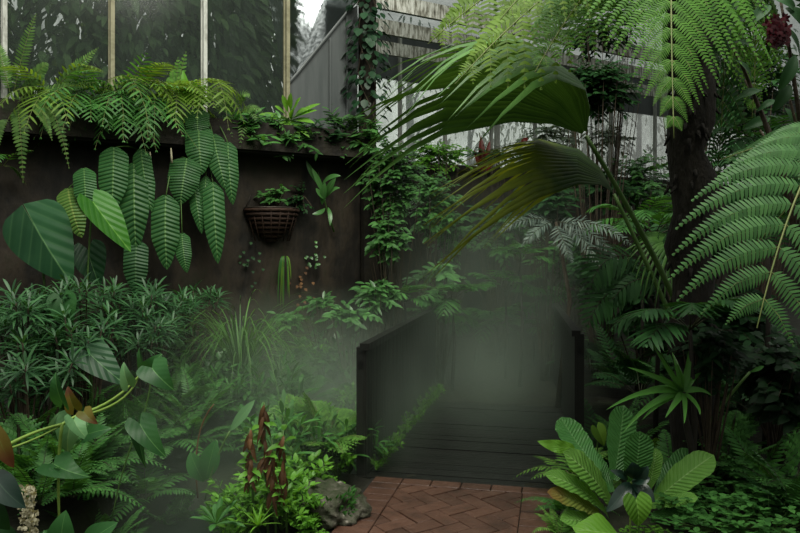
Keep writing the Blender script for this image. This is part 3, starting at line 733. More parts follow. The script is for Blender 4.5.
# ---- hanging basket, its plant, things growing on the wall
bk=thing('hanging_basket','brown slatted half basket hung on the dark wall','basket',at(271,226,dw(271,.18)))
mb=MB(); O=at(271,226,dw(271,.02)); hw0=.30
for k in range(8):
    z=.17-k*.047; w2=.30-.012*k-.0035*k*k; pts=[O+UX*(w2*math.cos(a))+UN*(.30*(w2/.3)*math.sin(a))+UP*z for a in [PI*i/14 for i in range(15)]]
    tube(mb,pts,[.025]*15,6)
for i in range(9):
    a=PI*(i+.5)/9; tube(mb,[O+UX*(w2*math.cos(a))+UN*(.30*(w2/.3)*math.sin(a)+.015)+UP*z for z,w2 in ((.19,.30),(.05,.27),(-.17,.20))],.007,5)
rel_build(mb,'basket_body',G['basket'],bk)
part(bk,'hanger_wire',G['wire'],lambda mb: [tube(mb,[O+UX*s*.30+UP*.18,O+UX*s*.24+UN*.02+UP*.34],.005,4) for s in (-1,1)]+[tube(mb,[O+UX*(.31*math.cos(PI*i/12))+UN*(.31*math.sin(PI*i/12))+UP*.195 for i in range(13)],.009,5)])
part(bk,'soil_fill',G['soil'],lambda mb: mb.add([O+UX*(.27*math.cos(PI*i/12))+UN*(.27*math.sin(PI*i/12))+UP*.12 for i in range(13)],[tuple(range(13))]))
def bush(label,px,py,D,rx,rz,nleaf,ll,lw,mat,name='leafy_shrub',cat='shrub',kind='ovate',seed=0,depth=.5,group=None,base=None,hang=.35,stems=5,rd=None,n=5,flat=1.0,smat='twig'):
    """shrub centred on a picture point: leaves on many small shoots"""
    R.seed(seed*17+int(px*3+py)); C=at(px,py,D); k=D/F; t=thing(name,label,cat,V((C.x,C.y,ground(C.x,C.y))) if base is None else base,group)
    ry=(rd if rd else depth*rx*k); f=MB(); s=MB(); B=V(t.location)
    shoots=max(8,nleaf//9)
    for i in range(shoots):
        u=V((R.gauss(0,1),R.gauss(0,1)-.5,R.gauss(0,1)+.2)).normalized(); rr=R.uniform(.25,1)**.5
        p=C+V((u.x*rx*k*rr,u.y*ry*rr,u.z*rz*k*rr*flat))
        d=(V((u.x,u.y-.3,u.z*.5+.1-hang))).normalized(); l=ll*R.uniform(1.8,3.0)
        q=p-d*l
        if i<stems*4: tube(s,bez(B+V((R.uniform(-.05,.05),R.uniform(-.05,.05),0)),(B+p)/2+V((0,0,.15*rz*k)),p,6),[.010,.009,.008,.006,.004,.003],4)
        else: tube(s,[q,p],.003,3,cap=False)
        for j in range(9):
            g=j/8; pp=q+d*(l*g); sd=(-1)**j
            side=d.cross(UP); side=side.normalized() if side.length>.01 else V((1,0,0))
            dd=(d*.6+side*(sd*R.uniform(.5,1))+UP*R.uniform(-.5,.3)+V((0,-.25,0))).normalized(); s2=ll*R.uniform(.6,1.15)
            lf(f,pp,pp+dd*s2*.5+UP*s2*.06,pp+dd*s2-UP*s2*.1,lw*R.uniform(.8,1.15),V((0,-.7,1)),kind,n,2,fold=.2)
    rel_build(s,'stem',G[smat],t); rel_build(f,'foliage',G[mat],t); return t
bush('bluish leafy plant growing in the hanging basket',273,196,dw(273,.18),18,13,150,.085,.04,'shrub','basket_plant','plant','ovate',1,base=at(273,214,dw(273,.15)),hang=.1,rd=.15)
bush('trailing grey twiggy plant on the wall right of the hanging basket',301,200,dw(301,.12),14,22,110,.06,.028,'shrubd','wall_creeper','plant','ovate',2,base=at(300,196,dw(300,.05)),rd=.1)
t=thing('hanging_cactus','tassel of thin green hanging strands on the wall below the basket','plant',at(285,258,dw(285,.05)))
for i in range(11):
    x=285+R.uniform(-7,7); y=R.uniform(280,314); D=dw(285,.1)
    part(t,'strand',G['yell'] if i%2 else G['fern'],lambda mb: lf(mb,at(285+(x-285)*.3,256,D),at(x,256,D-.10),at(x+R.uniform(-1,1),y,D-.02),.014,TOCAM,'strap',9,2))
for k,(x,y,l) in enumerate([(250,262,'tiny round-leaved climber on the wall below the left end of the basket'),(312,262,'tiny pale round-leaved climber on the wall right of the green tassel'),(303,284,'tiny brownish climber low on the wall right of the green tassel')]):
    t=thing('wall_climber',l,'plant',at(x,y,dw(x,.05))); mb=MB()
    for i in range(16):
        p=at(x+R.gauss(0,6),y+R.gauss(0,9),dw(x,R.uniform(.03,.1))); lf(mb,p,p+V((0,-.02,-.01)),p+V((R.uniform(-.03,.03),-.02,-.035)),.036,V((.3,-1,.3)),'ovate',5,2)
    rel_build(mb,'foliage',G[('shrubd','shrub','brown')[k]],t)
t=thing('wall_orchid','epiphyte with long curved strap leaves on the wall right of the basket','plant',at(330,205,dw(330,.1)))
for A,B,w,s in [((325,196),(312,168),7,0),((326,198),(336,178),8,.02),((328,196),(340,188),6,.04),((322,205),(325,182),8,0),((325,208),(312,214),6,.06),((326,200),(316,188),7,.02),((328,207),(330,226),5,.03),((322,188),(306,160),7,.03),((322,184),(341,176),7,.05)]:
    hl(t,G['shrub'],A,B,dw(326,.18),w*.85,'lance',bulge=.05,side=s,D2=dw(326,.3),nref=V((.2,-1,.6)))
part(t,'stem',G['stem'],lambda mb: tube(mb,[at(334,232,dw(330,.04)),at(326,206,dw(330,.1)),at(318,172,dw(330,.12))],[.012,.01,.006],6))
TREEK=3.0
# ---- trees outside the glass
def tree(label,px,D,ztop,zmid,rx,nl,mat,group,ll=.20,trunk='bark',seed=0,name='outdoor_tree'):
    R.seed(seed*7+5); x=(px-CX)/F*D; t=thing(name,label,'tree',V((x,D,0)),group); s=MB(); f=MB(); nl=int(nl*TREEK)
    tube(s,[V((x,D,-.1)),V((x+.05,D,zmid*.5)),V((x-.05,D,zmid)),V((x,D,ztop*.85))],[.14,.12,.09,.04],8)
    for i in range(9):
        a=R.uniform(0,6.28); z=R.uniform(zmid*.55,ztop*.8); e=V((x+rx*.8*math.cos(a),D+rx*.6*math.sin(a),z+.6)); tube(s,bez((x,D,z-.4),(x+.2*math.cos(a),D,z+.3),e,5),[.05,.04,.03,.02,.01],5)
    for i in range(nl):
        u=V((R.gauss(0,1),R.gauss(0,1),R.gauss(0,1))).normalized()*R.uniform(.35,1)**.6
        p=V((x+u.x*rx,D+u.y*rx*.7,(ztop+zmid)/2+u.z*(ztop-zmid)*.75)); d=V((u.x,u.y,-.6+R.uniform(-.5,.5))).normalized()
        l=ll*R.uniform(.6,1.3); lf(f,p,p+d*l*.5+UP*.03,p+d*l-UP*.05,l*.30,V((R.uniform(-.6,.6),-.8,.7)),'lance',5,2,fold=.2)
    rel_build(s,'trunk',G[trunk],t); rel_build(f,'foliage',G[mat],t)
TL='dark dense tree growing outside behind the wet left glazing'
for i,(px,D,zt,zm,rx,nl) in enumerate([(-90,9.2,7.5,3.4,1.5,800),(30,9.4,7.6,3.2,1.3,900),(120,9.7,7.8,3.2,1.2,900),(190,10.0,7.8,3.2,1.1,900),(222,10.4,7.6,3.4,.62,650),(262,10.8,7.4,3.6,.42,420)]):
    tree(TL,px,D,zt,zm,rx,nl,'outer','dark trees behind the left glazing',.26,seed=i)
tree('slender dark tree trunk with thin crown outside the back glazing',411,17.5,7.2,5.6,1.0,60,'outer',None,.16,seed=11)
TREEK=1.0
for i,(px,D,zt,zm,rx,nl,l) in enumerate([(520,16.8,5.0,3.0,1.1,420,'pale leafy tree outside the back glazing, left of the palm stalk'),(585,17.2,5.2,3.0,.9,420,'pale leafy tree outside the back glazing, behind the palm stalk'),(640,18.5,6.5,3.6,1.5,500,'grey green tree outside the back glazing, right of the palm stalk'),(470,20,6.4,3.2,1.0,300,'faint tree outside the back glazing behind the red leaves'),(750,18.5,6.8,2.6,2.4,700,'dark tree outside the back glazing at the right edge')]):
    tree(l,px,D,zt,zm,rx,nl,'outerp' if i<4 else 'outer',None,.18,'barkp' if i<2 else 'bark',seed=20+i)

# ---- understorey on and along the walls
bush('dense glossy climbing shrub covering the corner of the dark wall',392,182,8.1,34,44,1500,.085,.042,'shrub',seed=1,base=V((-.05,8.2,.2)),rd=.30)
bush('bright leafy climber hanging below the dense shrub on the wall corner',388,238,7.9,24,26,480,.10,.05,'shrub','wall_climber','climber',seed=2,base=V((-.1,8.1,.2)),rd=.25)
bush('light green fine-leaved shrub on the low wall under the back glazing',436,158,10.6,40,18,700,.12,.04,'bright','leafy_shrub','shrub','lance',seed=3,base=V((.6,10.8,.2)),rd=.5)
bush('dark glossy shrub between the wall corner and the hanging palm fingers',432,205,9.4,32,36,1100,.11,.045,'shrub',seed=4,rd=.5)
bush('low leafy shrub at the foot of the vine-wrapped post',372,140,8.2,14,24,200,.10,.045,'shrub',seed=5,base=V((-.35,8.3,2.9)),rd=.2)
bush('dark shrub with fine leaves on the low wall beside the red leaves',492,160,11.2,30,14,220,.14,.05,'shrubd',seed=6,rd=.5)
bush('pale leafy shrub against the back glazing behind the palm stalk',548,138,12.0,36,22,260,.17,.06,'shrubp',seed=7,rd=.5,n=4)
bush('pale leafy shrub against the back glazing right of the palm stalk',610,140,12.6,26,18,200,.17,.06,'shrubp',seed=8,rd=.5,n=4)
t=thing('red_leaf_plant','plant with a few upright dark red leaves before the back glazing','plant',V(at(482,172,11.0)))
for A,B,w in [((482,172),(481,136),7),((484,172),(490,140),5),((480,170),(474,150),4),((520,145),(528,138),5),((486,172),(498,156),4)]: hl(t,G['red'],A,B,11.0,w,'lance',bulge=.08)
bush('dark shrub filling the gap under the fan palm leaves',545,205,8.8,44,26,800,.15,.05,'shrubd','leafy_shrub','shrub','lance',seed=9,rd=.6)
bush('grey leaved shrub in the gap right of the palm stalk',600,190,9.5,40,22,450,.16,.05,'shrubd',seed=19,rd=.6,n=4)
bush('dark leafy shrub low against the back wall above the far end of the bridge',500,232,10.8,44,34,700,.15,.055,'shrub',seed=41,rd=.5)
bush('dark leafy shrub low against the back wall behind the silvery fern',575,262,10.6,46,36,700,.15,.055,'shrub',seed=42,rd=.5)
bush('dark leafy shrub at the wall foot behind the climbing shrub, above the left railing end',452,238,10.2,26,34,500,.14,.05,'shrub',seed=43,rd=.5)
# silvery drooping foliage
t=thing('silver_fern','silvery grey fern drooping beside the palm stalk','fern',at(575,236,7.2))
for A,M,B,w in [((556,222),(590,222),(618,262),.16),((560,224),(585,232),(600,268),.15),((552,222),(540,224),(522,246),.12),((560,222),(600,216),(632,246),.14),((556,224),(562,236),(572,262),.14),((552,220),(520,214),(500,232),.12)]:
    P=[at(*A,7.2),at(*M,7.0),at(*B,6.9)]
    part(t,'frond',[G['silver'],G['rachisd']],lambda mb: frond(mb,*P,w*.9,26,.016,V((0,-1,.8)),60,.35,1,.05,.004,jit=.35))
part(t,'stem',G['twig'],lambda mb: tube(mb,[V((at(560,222,7.2).x,7.3,.0)),at(570,300,7.3),at(556,222,7.2)],[.03,.025,.015],7))

# ---- pinnate undergrowth palms in the mist
def pinnate_palm(label,px,py,D,n,L,pl,pw,mat,seed=0,npair=10,name='parlour_palm',cat='palm',spread=(-95,95),group=None,base=None):
    R.seed(seed*13+int(px)); O=at(px,py,D); t=thing(name,label,cat,V((O.x,O.y,ground(O.x,O.y))) if base is None else base,group)
    part(t,'stem',G['bark'],lambda mb: tube(mb,[V(t.location),(V(t.location)+O)/2+V((.03,0,0)),O],[.022,.018,.012],6))
    for i in range(n):
        a=math.radians(spread[0]+(spread[1]-spread[0])*(i+.5)/n+R.uniform(-10,10)); el=R.uniform(.15,1.0)
        d=V((math.sin(a)*1.0,-math.cos(a)*.8,el)).normalized(); l=L*R.uniform(.8,1.15)
        P=[O,O+d*l*.5+UP*.08*l,O+d*l*.85-UP*l*R.uniform(.15,.45)]
        part(t,'frond',[G[mat],G['rachisd']],lambda mb: frond(mb,*P,pl,npair,pw,UP+d*.4,58,.3,1,.22,.005))
    return t
for k,a in enumerate([
 ('parlour palm with pale drooping leaflets behind the end of the left railing',452,300,8.2,9,.62,.24,.038,'fern'),
 ('parlour palm in the mist behind the bridge, under the fan palm leaf tips',505,292,8.9,9,.75,.26,.04,'fern'),
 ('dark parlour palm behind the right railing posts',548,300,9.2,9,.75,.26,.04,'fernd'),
 ('parlour palm at the wall foot above the left railing',405,302,8.0,8,.5,.2,.034,'fern'),
 ('dim parlour palm far along the bridge in the mist',475,325,9.9,8,.8,.26,.04,'fernd'),
 ('parlour palm leaning out left of the silvery fern',520,262,8.4,7,.6,.22,.035,'fern')]):
    pinnate_palm(*a,seed=k)
for k,a in enumerate([
 ('parlour palm low in the mist just past the far end of the left railing',440,322,8.9,9,.65,.24,.04,'fern'),
 ('parlour palm in the mist beyond the middle of the bridge, behind its far end',497,322,10.2,9,.8,.26,.042,'fern'),
 ('parlour palm in the mist beyond the bridge, left of the right railing',532,330,9.9,9,.8,.26,.042,'fern'),
 ('parlour palm behind the top of the right railing, under the silvery fern',568,300,9.6,9,.8,.26,.042,'fern')]):
    pinnate_palm(*a,seed=k+9)
bush('broad-leaved shrub in the mist above the far end of the left railing',440,278,8.6,34,20,200,.16,.055,'shrub',seed=31,rd=.5)
bush('leafy shrub at the wall foot behind the near end of the left railing',350,318,7.3,30,14,200,.11,.045,'shrub',seed=32,rd=.3)
bush('lance-leaved shrub at the foot of the wall corner, above the left railing',378,296,7.7,26,16,300,.14,.04,'shrub','leafy_shrub','shrub','lance',44,rd=.3)
bush('leafy shrub at the wall foot left of the rosette-topped shrub',288,322,7.3,20,12,180,.10,.04,'shrub',seed=45,rd=.25)
t=bush('small shrub with rosette tops at the wall foot below the hanging basket',322,306,7.4,22,10,160,.12,.035,'shrub','leafy_shrub','shrub','lance',33,rd=.25)

# ---- fan palm
t=thing('fan_palm','fan palm with huge pleated leaves arching over the bridge from the right','palm',V((at(700,480,5.2).x,5.2,ground(1.9,5.2))))
H=at(586,136,5.0)
part(t,'stalk',G['stem'],lambda mb: tube(mb,bez(at(706,372,5.3),at(660,255,5.1),H,16),[.026-.0007*i for i in range(16)],7))
part(t,'leaf_blade',G['palm'],lambda mb: fan(mb,H,V((-.36,-.02,.93)),V((.72,.30,.42)),1.78,32,math.radians(104),.64,1.00,hang=.13,sweep=.52,off=-.06))
H2=at(614,194,5.4)
part(t,'stalk',G['stem'],lambda mb: tube(mb,bez(at(700,380,5.35),at(655,280,5.4),H2,14),[.022-.0006*i for i in range(14)],7))
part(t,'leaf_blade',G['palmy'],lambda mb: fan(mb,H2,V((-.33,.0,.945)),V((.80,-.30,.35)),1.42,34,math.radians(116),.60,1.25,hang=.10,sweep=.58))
H3=at(668,300,5.6)
part(t,'stalk',G['stem'],lambda mb: tube(mb,bez(at(702,400,5.45),at(690,330,5.5),at(676,246,5.6),12),[.018]*12,6))
part(t,'leaf_blade',G['palm'],lambda mb: fan(mb,at(680,238,5.6),V((-.9,-.25,-.05)),V((.1,-.6,1)),.62,26,math.radians(170),.4,.30,hang=.35))
part(t,'trunk',G['bark'],lambda mb: tube(mb,[V(t.location)-UP*.2,at(706,420,5.3),at(700,330,5.45)],[.10,.08,.05],8))

# ---- tree fern
tb_=at(692,250,4.7); t=thing('tree_fern','tall tree fern with a dark fibrous trunk and lit feathery fronds','tree fern',V((tb_.x+.02,4.75,ground(tb_.x,4.75))))
CR=at(690,-38,4.6)
mb=MB(); k=18; pts=[]; rr=[]
for i in range(k):
    z=i/(k-1); p=V(t.location).lerp(CR,z); pts.append(p+V((.03*math.sin(i*2.1),0.02*math.cos(i*1.7),0))); rr.append(.135+.02*math.sin(i*2.7)+(.05*max(0,z-.75)/.25))
tube(mb,pts,rr,14)
for i in range(160):                                    # old frond bases and root fibre
    z=R.uniform(.15,1); a=R.uniform(0,6.28); p=V(t.location).lerp(CR,z)+V((math.cos(a)*.135,math.sin(a)*.135,0)); d=V((math.cos(a)*.35,math.sin(a)*.35,R.uniform(-1,-.3))).normalized()
    tube(mb,[p,p+d*.07],[.014,.006],4)
rel_build(mb,'trunk',G['fibre'],t)
def tf(root,mat,P,pl,npair,nr,npin=20,**kw):
    o=part(root,'frond',[G[mat],G['rachis']],lambda mb: treefrond(mb,P[0],P[1],P[2],pl,npair,nr,npin,**kw))
    q=bez(*P,npair+1)
    part(root,'rachis',G['rachis'],lambda mb: tube(mb,q,[.0098*(1-.75*i/npair) for i in range(npair+1)],6)).parent=o
tf(t,'tfern',(CR,at(664,-190,3.9),at(674,138,3.2)),.78,36,V((.05,-1,.35)),40,ang=60,droop=.30,plw=.080,tipk=1.9,curl=.12)
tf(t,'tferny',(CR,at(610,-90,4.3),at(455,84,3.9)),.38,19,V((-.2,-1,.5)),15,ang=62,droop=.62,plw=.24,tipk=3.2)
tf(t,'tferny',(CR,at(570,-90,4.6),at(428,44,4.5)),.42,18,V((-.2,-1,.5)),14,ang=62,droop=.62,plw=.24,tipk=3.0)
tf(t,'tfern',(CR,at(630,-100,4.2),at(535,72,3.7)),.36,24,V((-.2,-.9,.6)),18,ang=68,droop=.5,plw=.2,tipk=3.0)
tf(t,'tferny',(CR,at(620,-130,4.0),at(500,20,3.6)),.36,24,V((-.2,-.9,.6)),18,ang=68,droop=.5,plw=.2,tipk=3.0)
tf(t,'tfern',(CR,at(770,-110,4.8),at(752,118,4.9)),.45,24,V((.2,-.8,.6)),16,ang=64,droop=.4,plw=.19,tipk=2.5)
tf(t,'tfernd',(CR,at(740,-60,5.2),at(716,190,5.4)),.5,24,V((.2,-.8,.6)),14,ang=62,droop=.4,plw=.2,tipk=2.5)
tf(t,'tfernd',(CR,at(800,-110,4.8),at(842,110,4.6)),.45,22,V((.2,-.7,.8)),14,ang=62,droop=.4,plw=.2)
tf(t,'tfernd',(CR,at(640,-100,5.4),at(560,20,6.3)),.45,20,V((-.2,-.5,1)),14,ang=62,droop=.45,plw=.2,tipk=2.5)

t=thing('tree_fern','second tree fern whose large blue green frond reaches in at the right edge','tree fern',V((at(885,400,3.6).x,3.6,ground(2.5,3.6))))
C2=at(885,110,3.6)
part(t,'trunk',G['fibre'],lambda mb: tube(mb,[V(t.location),V(t.location).lerp(C2,.5)+V((.02,0,0)),C2],[.12,.11,.13],12))
tf(t,'tfernb',(C2,at(812,90,3.1),at(757,328,2.85)),.52,17,V((-.15,-1,.45)),28,ang=80,droop=.42,plw=.135,base=.38,tipk=3.0)
tf(t,'tfernb',(C2,at(830,120,3.5),at(720,160,3.7)),.30,18,V((-.2,-.6,1)),22,ang=72,droop=.35,plw=.18)
tf(t,'tfernd',(C2,at(860,120,3.9),at(735,270,4.1)),.42,20,V((-.1,-.8,.7)),16,ang=68,droop=.35,plw=.19)

# ---- flowering shrub top right
t=thing('medinilla_shrub','dark broad-leaved shrub with a dark red flower cluster at the top right','shrub',V((at(835,250,4.0).x,4.0,ground(2.4,4.0))))
part(t,'stem',G['twig'],lambda mb: [tube(mb,bez(at(830,533,4.0),at(820,200,3.9),at(*e),9),[.035,.03,.028,.025,.02,.016,.012,.009,.006],6) for e in ((779,-8,3.6),(720,22,3.9),(800,60,3.6),(745,80,4.0),(760,130,4.1),(790,100,3.7))])
for A,B,w,D in [((770,5),(745,28),13,3.6),((775,0),(796,14),12,3.6),((785,8),(806,30),13,3.6),((782,25),(800,60),12,3.65),((770,22),(766,55),11,3.65),((795,55),(778,92),13,3.6),((745,20),(722,26),9,3.8),((730,25),(715,52),10,3.9),((748,12),(762,-8),10,3.7),((790,85),(772,112),12,3.7),((760,90),(735,100),10,3.9),((800,90),(812,124),13,3.6),((770,118),(742,130),11,4.0),((785,108),(800,140),11,3.8),((735,60),(752,82),9,3.9),((718,30),(738,-2),10,3.9),((705,15),(690,-8),9,4.0),((756,50),(732,42),9,3.8),((764,132),(780,158),9,4.1),((775,100),(756,112),8,3.9),((700,20),(714,6),8,4.0)]:
    hl(t,G['shrubd'],A,B,D,w,'lance',bulge=.06,nref=V((R.uniform(-.3,.3),-1,R.uniform(.4,1.2))),fold=.25)
mb=MB(); R.seed(3)
for i in range(70):
    p=at(777+R.gauss(0,5),33+R.gauss(0,9)*.8,3.55+R.uniform(-.06,.06)); 
    for k in range(4):
        a=k*1.57+R.random(); d=V((math.cos(a),-.5,math.sin(a))); pin(mb,p,d,V((0,-1,.2)),.028,.018,.3)
rel_build(mb,'flower_cluster',G['flowerr'],t)
# ================================================================== undergrowth
def gpt(px, D):
    x=(px-CX)/F*D; return V((x,D,ground(x,D)))
# --- narrow-leaved shrubs along the left bed
def whorl_shrub(label,px,py,D,rx,rz,nw,ll,lw,mat='narrow',seed=0,per=11,group=None):
    R.seed(seed*11+3); C=at(px,py,D); k=D/F; B=gpt(px,D); t=thing('narrow_leaf_shrub',label,'shrub',B,group); s=MB(); f=MB()
    for i in range(nw):
        u=V((R.uniform(-1,1),R.uniform(-1,1),R.uniform(-1,1))); p=C+V((u.x*rx*k,u.y*.35-.02*i/nw,u.z*rz*k*(1-.4*abs(u.x))))
        tube(s,bez(B+V((u.x*.12,u.y*.05,0)),(B+p)/2+V((0,0,.1)),p,6),[.011,.009,.008,.007,.006,.005],5)
        ax=V((u.x*.5,-.35+R.uniform(-.4,.4),.9)).normalized(); e=ax.cross(V((1,.2,0))).normalized(); g=ax.cross(e)
        for lev,(el,sc) in enumerate(((.25,1.0),(.75,.8))):
            for j in range(per-3*lev):
                a=2*PI*(j+R.uniform(-.25,.25))/(per-3*lev)+lev*.4; d=((e*math.cos(a)+g*math.sin(a))*math.cos(el)+ax*math.sin(el)).normalized()
                q=p-ax*(.05-.05*lev)+ax*R.uniform(-.03,.02); l=ll*sc*R.uniform(.75,1.15)
                lf(f,q,q+d*l*.55+UP*.04*l,q+d*l*.95-UP*l*.16,lw*R.uniform(.85,1.15),ax*.8+UP*.4,'lance',6,2,fold=.25)
    rel_build(s,'stem',G['twig'],t); rel_build(f,'foliage',G[mat],t); return t
for k,a in enumerate([
 ('narrow-leaved shrub in the left bed, under the elephant ear at the edge',22,312,5.2,34,26,20,.23,.020),
 ('narrow-leaved shrub in the left bed, below the bright arrow leaf',84,300,5.7,36,20,20,.22,.019),
 ('narrow-leaved shrub in the left bed, at the tips of the hanging anthurium leaves',142,302,6.0,34,18,20,.22,.019),
 ('narrow-leaved shrub at the right end of the row, against the dark wall',192,304,6.7,26,14,14,.20,.018),
 ('lower narrow-leaved shrub in front of the row, left edge of the bed',30,368,4.7,40,30,20,.21,.019),
 ('lower narrow-leaved shrub in front of the row, above the big dark vein-marked leaf',78,332,5.2,38,18,18,.21,.019),
 ('lower narrow-leaved shrub in front of the row, right of the big dark vein-marked leaf',140,330,5.7,30,14,14,.20,.018)]):
    whorl_shrub(*a,seed=k,mat='narrow')
# --- round bright leaf among them, big colocasia leaf
t=thing('colocasia','plant with one big dark strongly veined leaf among the narrow-leaved shrubs','plant',gpt(95,5.0))
hh(t,G['ear'],(88,352),(126,385),4.9,36,bulge=.06,nref=V((.3,-.8,.8)),back=.3,fold=.15)
stalk(t,[(90,354,4.95),(92,400,5.0),(95,470,5.0)],.010)
t=thing('round_leaf_plant','plant with one rounded bright leaf peeping out of the narrow-leaved shrubs','plant',gpt(62,5.4))
hh(t,G['vine'],(62,300),(70,330),5.3,28,bulge=.04,nref=V((.2,-1,.4)),back=.3); stalk(t,[(62,302,5.35),(62,330,5.4),(62,440,5.4)],.009)

# --- climbing arrow vine in the left foreground
t=thing('arrow_vine','scrambling vine with yellow green stems and arrow-shaped leaves in the left foreground','vine',gpt(60,3.9))
D=3.9
for pts,r in ([[(5,447,3.8),(30,432,3.85),(62,424,3.9)],.011],[[(8,449,3.8),(36,440,3.85),(60,426,3.9)],.007],[[(78,415,4.0),(118,404,4.05),(143,371,4.1)],.010],[[(78,416,4.0),(126,408,4.05),(138,378,4.1)],.009],[[(60,426,3.9),(68,420,3.95),(80,414,4.0)],.011],[[(143,371,4.1),(155,364,4.1),(168,366,4.1)],.007],[[(62,424,3.9),(56,470,3.95),(60,533,3.9)],.010]):
    stalk(t,pts,r,G['stemy'],'vine_stem')
for mt,A,B,w,bg,nr,kw in [
 ('vine_pale',(72,420),(68,453),32,.05,(.3,-1,.2),{}),('vine_pale',(74,420),(90,441),22,.05,(.8,-.6,.5),{}),
 ('vine_old',(74,408),(68,386),16,.03,(.2,-1,.5),{}),('vine_old',(84,412),(98,424),16,.04,(.1,-1,.8),{}),
 ('vine',(62,402),(56,372),26,.05,(-.5,-1,.4),{}),
 ('vine',(150,372),(162,354),24,.04,(.2,-1,.6),{}),('vine',(152,368),(174,390),32,.06,(.3,-1,.5),{}),
 ('vine_pale',(128,384),(124,362),16,.04,(.8,-1,.2),{}),('vine',(144,372),(139,348),14,.03,(-.7,-1,.3),{}),
 ('vine',(140,424),(166,457),30,.07,(.5,-1,.6),{}),('vine',(138,426),(146,468),22,.05,(-.6,-1,.3),{}),
 ('vine',(54,464),(90,477),34,.09,(.1,-.7,1),{}),('vine',(88,434),(112,428),22,.05,(0,-1,.8),{}),
 ('vine_pale',(52,428),(58,414),9,.02,(0,-1,.4),{})]:
    hh(t,G[mt],A,B,D+R.uniform(-.1,.15),w,bulge=bg,nref=V(nr),back=.28,fold=.2,arrow=.7)
stalk(t,[(152,368,4.1),(150,400,4.1),(140,424,4.05)],.006,G['stem'],'vine_stem'); stalk(t,[(140,424,4.05),(120,470,4.0),(112,520,4.0)],.006,G['stem'],'vine_stem')
t=thing('spear_leaf_plant','plant with one upright pale pointed leaf standing over the dark pond','plant',V((at(205,470,4.6).x,4.6,-.3)))
hl(t,G['vine_pale'],(230,431),(255,400),4.6,11,'lance',bulge=.02,nref=V((-.4,-1,.3)),label='pale upright pointed leaf')
stalk(t,[(230,431,4.6),(212,462,4.6),(205,500,4.6)],.008)
hl(t,G['vine'],(206,480),(216,440),4.62,20,'lance',bulge=.04); hl(t,G['vine'],(204,482),(190,452),4.65,18,'lance',bulge=.04)
stalk(t,[(198,498,4.7),(190,430,4.75),(214,404,4.8)],.007,G['brown'],'old_stalk')
# yellow brown leaf at the left edge, white flower, big bottom leaves
t=thing('broad_leaf_plant','plant at the left edge with a yellow leaf turning brown at its drooping tip','plant',gpt(-12,3.4))
hl(t,G['vine_old'],(-6,420),(14,468),3.4,17,'lance',bulge=.05,nref=V((.4,-1,.3)),label='yellow leaf browning at the tip'); hl(t,G['black'],(-8,470),(26,508),3.4,26,'ovate',bulge=.08,nref=V((.2,-.8,.8)))
hl(t,G['shrubd'],(-8,500),(10,530),3.4,22,'ovate',bulge=.06); stalk(t,[(-8,500,3.45),(-10,480,3.45),(-5,420,3.42)],.010)
t=thing('white_flower','cream flower spike among dark leaves in the bottom left corner','flower',gpt(28,3.7))
mb=MB(); R.seed(9)
for i in range(150):
    y=R.uniform(-27,25); x=max(-8,min(8,R.gauss(0,4.5+.04*y))); p=at(29+x,513+y,3.65+R.uniform(-.05,.05))
    for q in range(3): 
        d=V((R.uniform(-1,1),-.7,R.uniform(-1,1))).normalized(); pin(mb,p,d,V((0,-1,.3)),.020,.013,.2)
rel_build(mb,'flower_head',G['flowerw'],t); stalk(t,[(29,495,3.68),(30,520,3.68),(29,590,3.7)],.007)
for A,B,w in [((24,560),(2,520),22),((34,560),(52,528),22)]: hl(t,G['shrubd'],A,B,3.75,w,'ovate',bulge=.05)
t=thing('broad_leaf_plant','plant with rounded leaves at the bottom edge, right of the cream flower','plant',gpt(85,3.75))
for A,B,w in [((62,560),(66,510),30),((80,548),(118,522),26),((70,560),(44,530),22),((95,560),(132,540),26)]:
    hl(t,G['vine'],A,B,3.7,w,'ovate',bulge=.06,nref=V((.1,-.8,.8)))

# --- fern prototypes for the undergrowth
def fern_proto(name,label,n,L,pl,npair,pw,mats,shape=2,seed=0,el=(.4,1.3),drp=(.2,.6)):
    R.seed(seed+100); t=thing(name,label,'fern',V((0,0,0)))
    for i in range(n):
        a=2*PI*i/n+R.uniform(-.25,.25); e=R.uniform(*el); d=V((math.cos(a)*math.cos(e),math.sin(a)*math.cos(e),math.sin(e))); l=L*R.uniform(.75,1.15)
        P=[V((0,0,0)),d*l*.5+UP*.05*l,d*l*.85+V((math.cos(a),math.sin(a),0))*l*.15-UP*l*R.uniform(*drp)*math.cos(e)]
        part(t,'frond',[G[m] for m in mats],lambda mb: frond(mb,*P,pl,npair,pw,UP+d*.3,68,.2,shape,.1,.004))
    return t
protos={}
def put(kind,label,px,D,sc=1.0,rz=None,group=None,dz=0.0):
    B=gpt(px,D); B.z+=dz; rz=R.uniform(0,6.28) if rz is None else rz
    if kind not in protos:
        mk,args=KINDS[kind]; protos[kind]=mk(*args); p=protos[kind]; p.location=B; p.rotation_euler=(0,0,rz); p.scale=(sc,)*3; p['label']=label
        if group: p['group']=group
        return p
    return copy_thing(protos[kind],label,B,rz,sc,group)
def feather_proto(name,label,n,L,mats,seed=0):
    """soft twice divided bush fern"""
    R.seed(seed+300); t=thing(name,label,'fern',V((0,0,0)))
    for i in range(n):
        a=2*PI*i/n+R.uniform(-.3,.3); e=R.uniform(.35,1.3); d=V((math.cos(a)*math.cos(e),math.sin(a)*math.cos(e),math.sin(e))); l=L*R.uniform(.75,1.15)
        P=[V((0,0,0)),d*l*.5+UP*.06*l,d*l*.9-UP*l*R.uniform(.1,.4)]
        part(t,'frond',[G[m] for m in mats],lambda mb: treefrond(mb,P[0],P[1],P[2],.36*L,11,UP+d*.3,8,ang=66,droop=.15,base=.22,rad=.004,plw=.22,tipk=1.4))
    return t
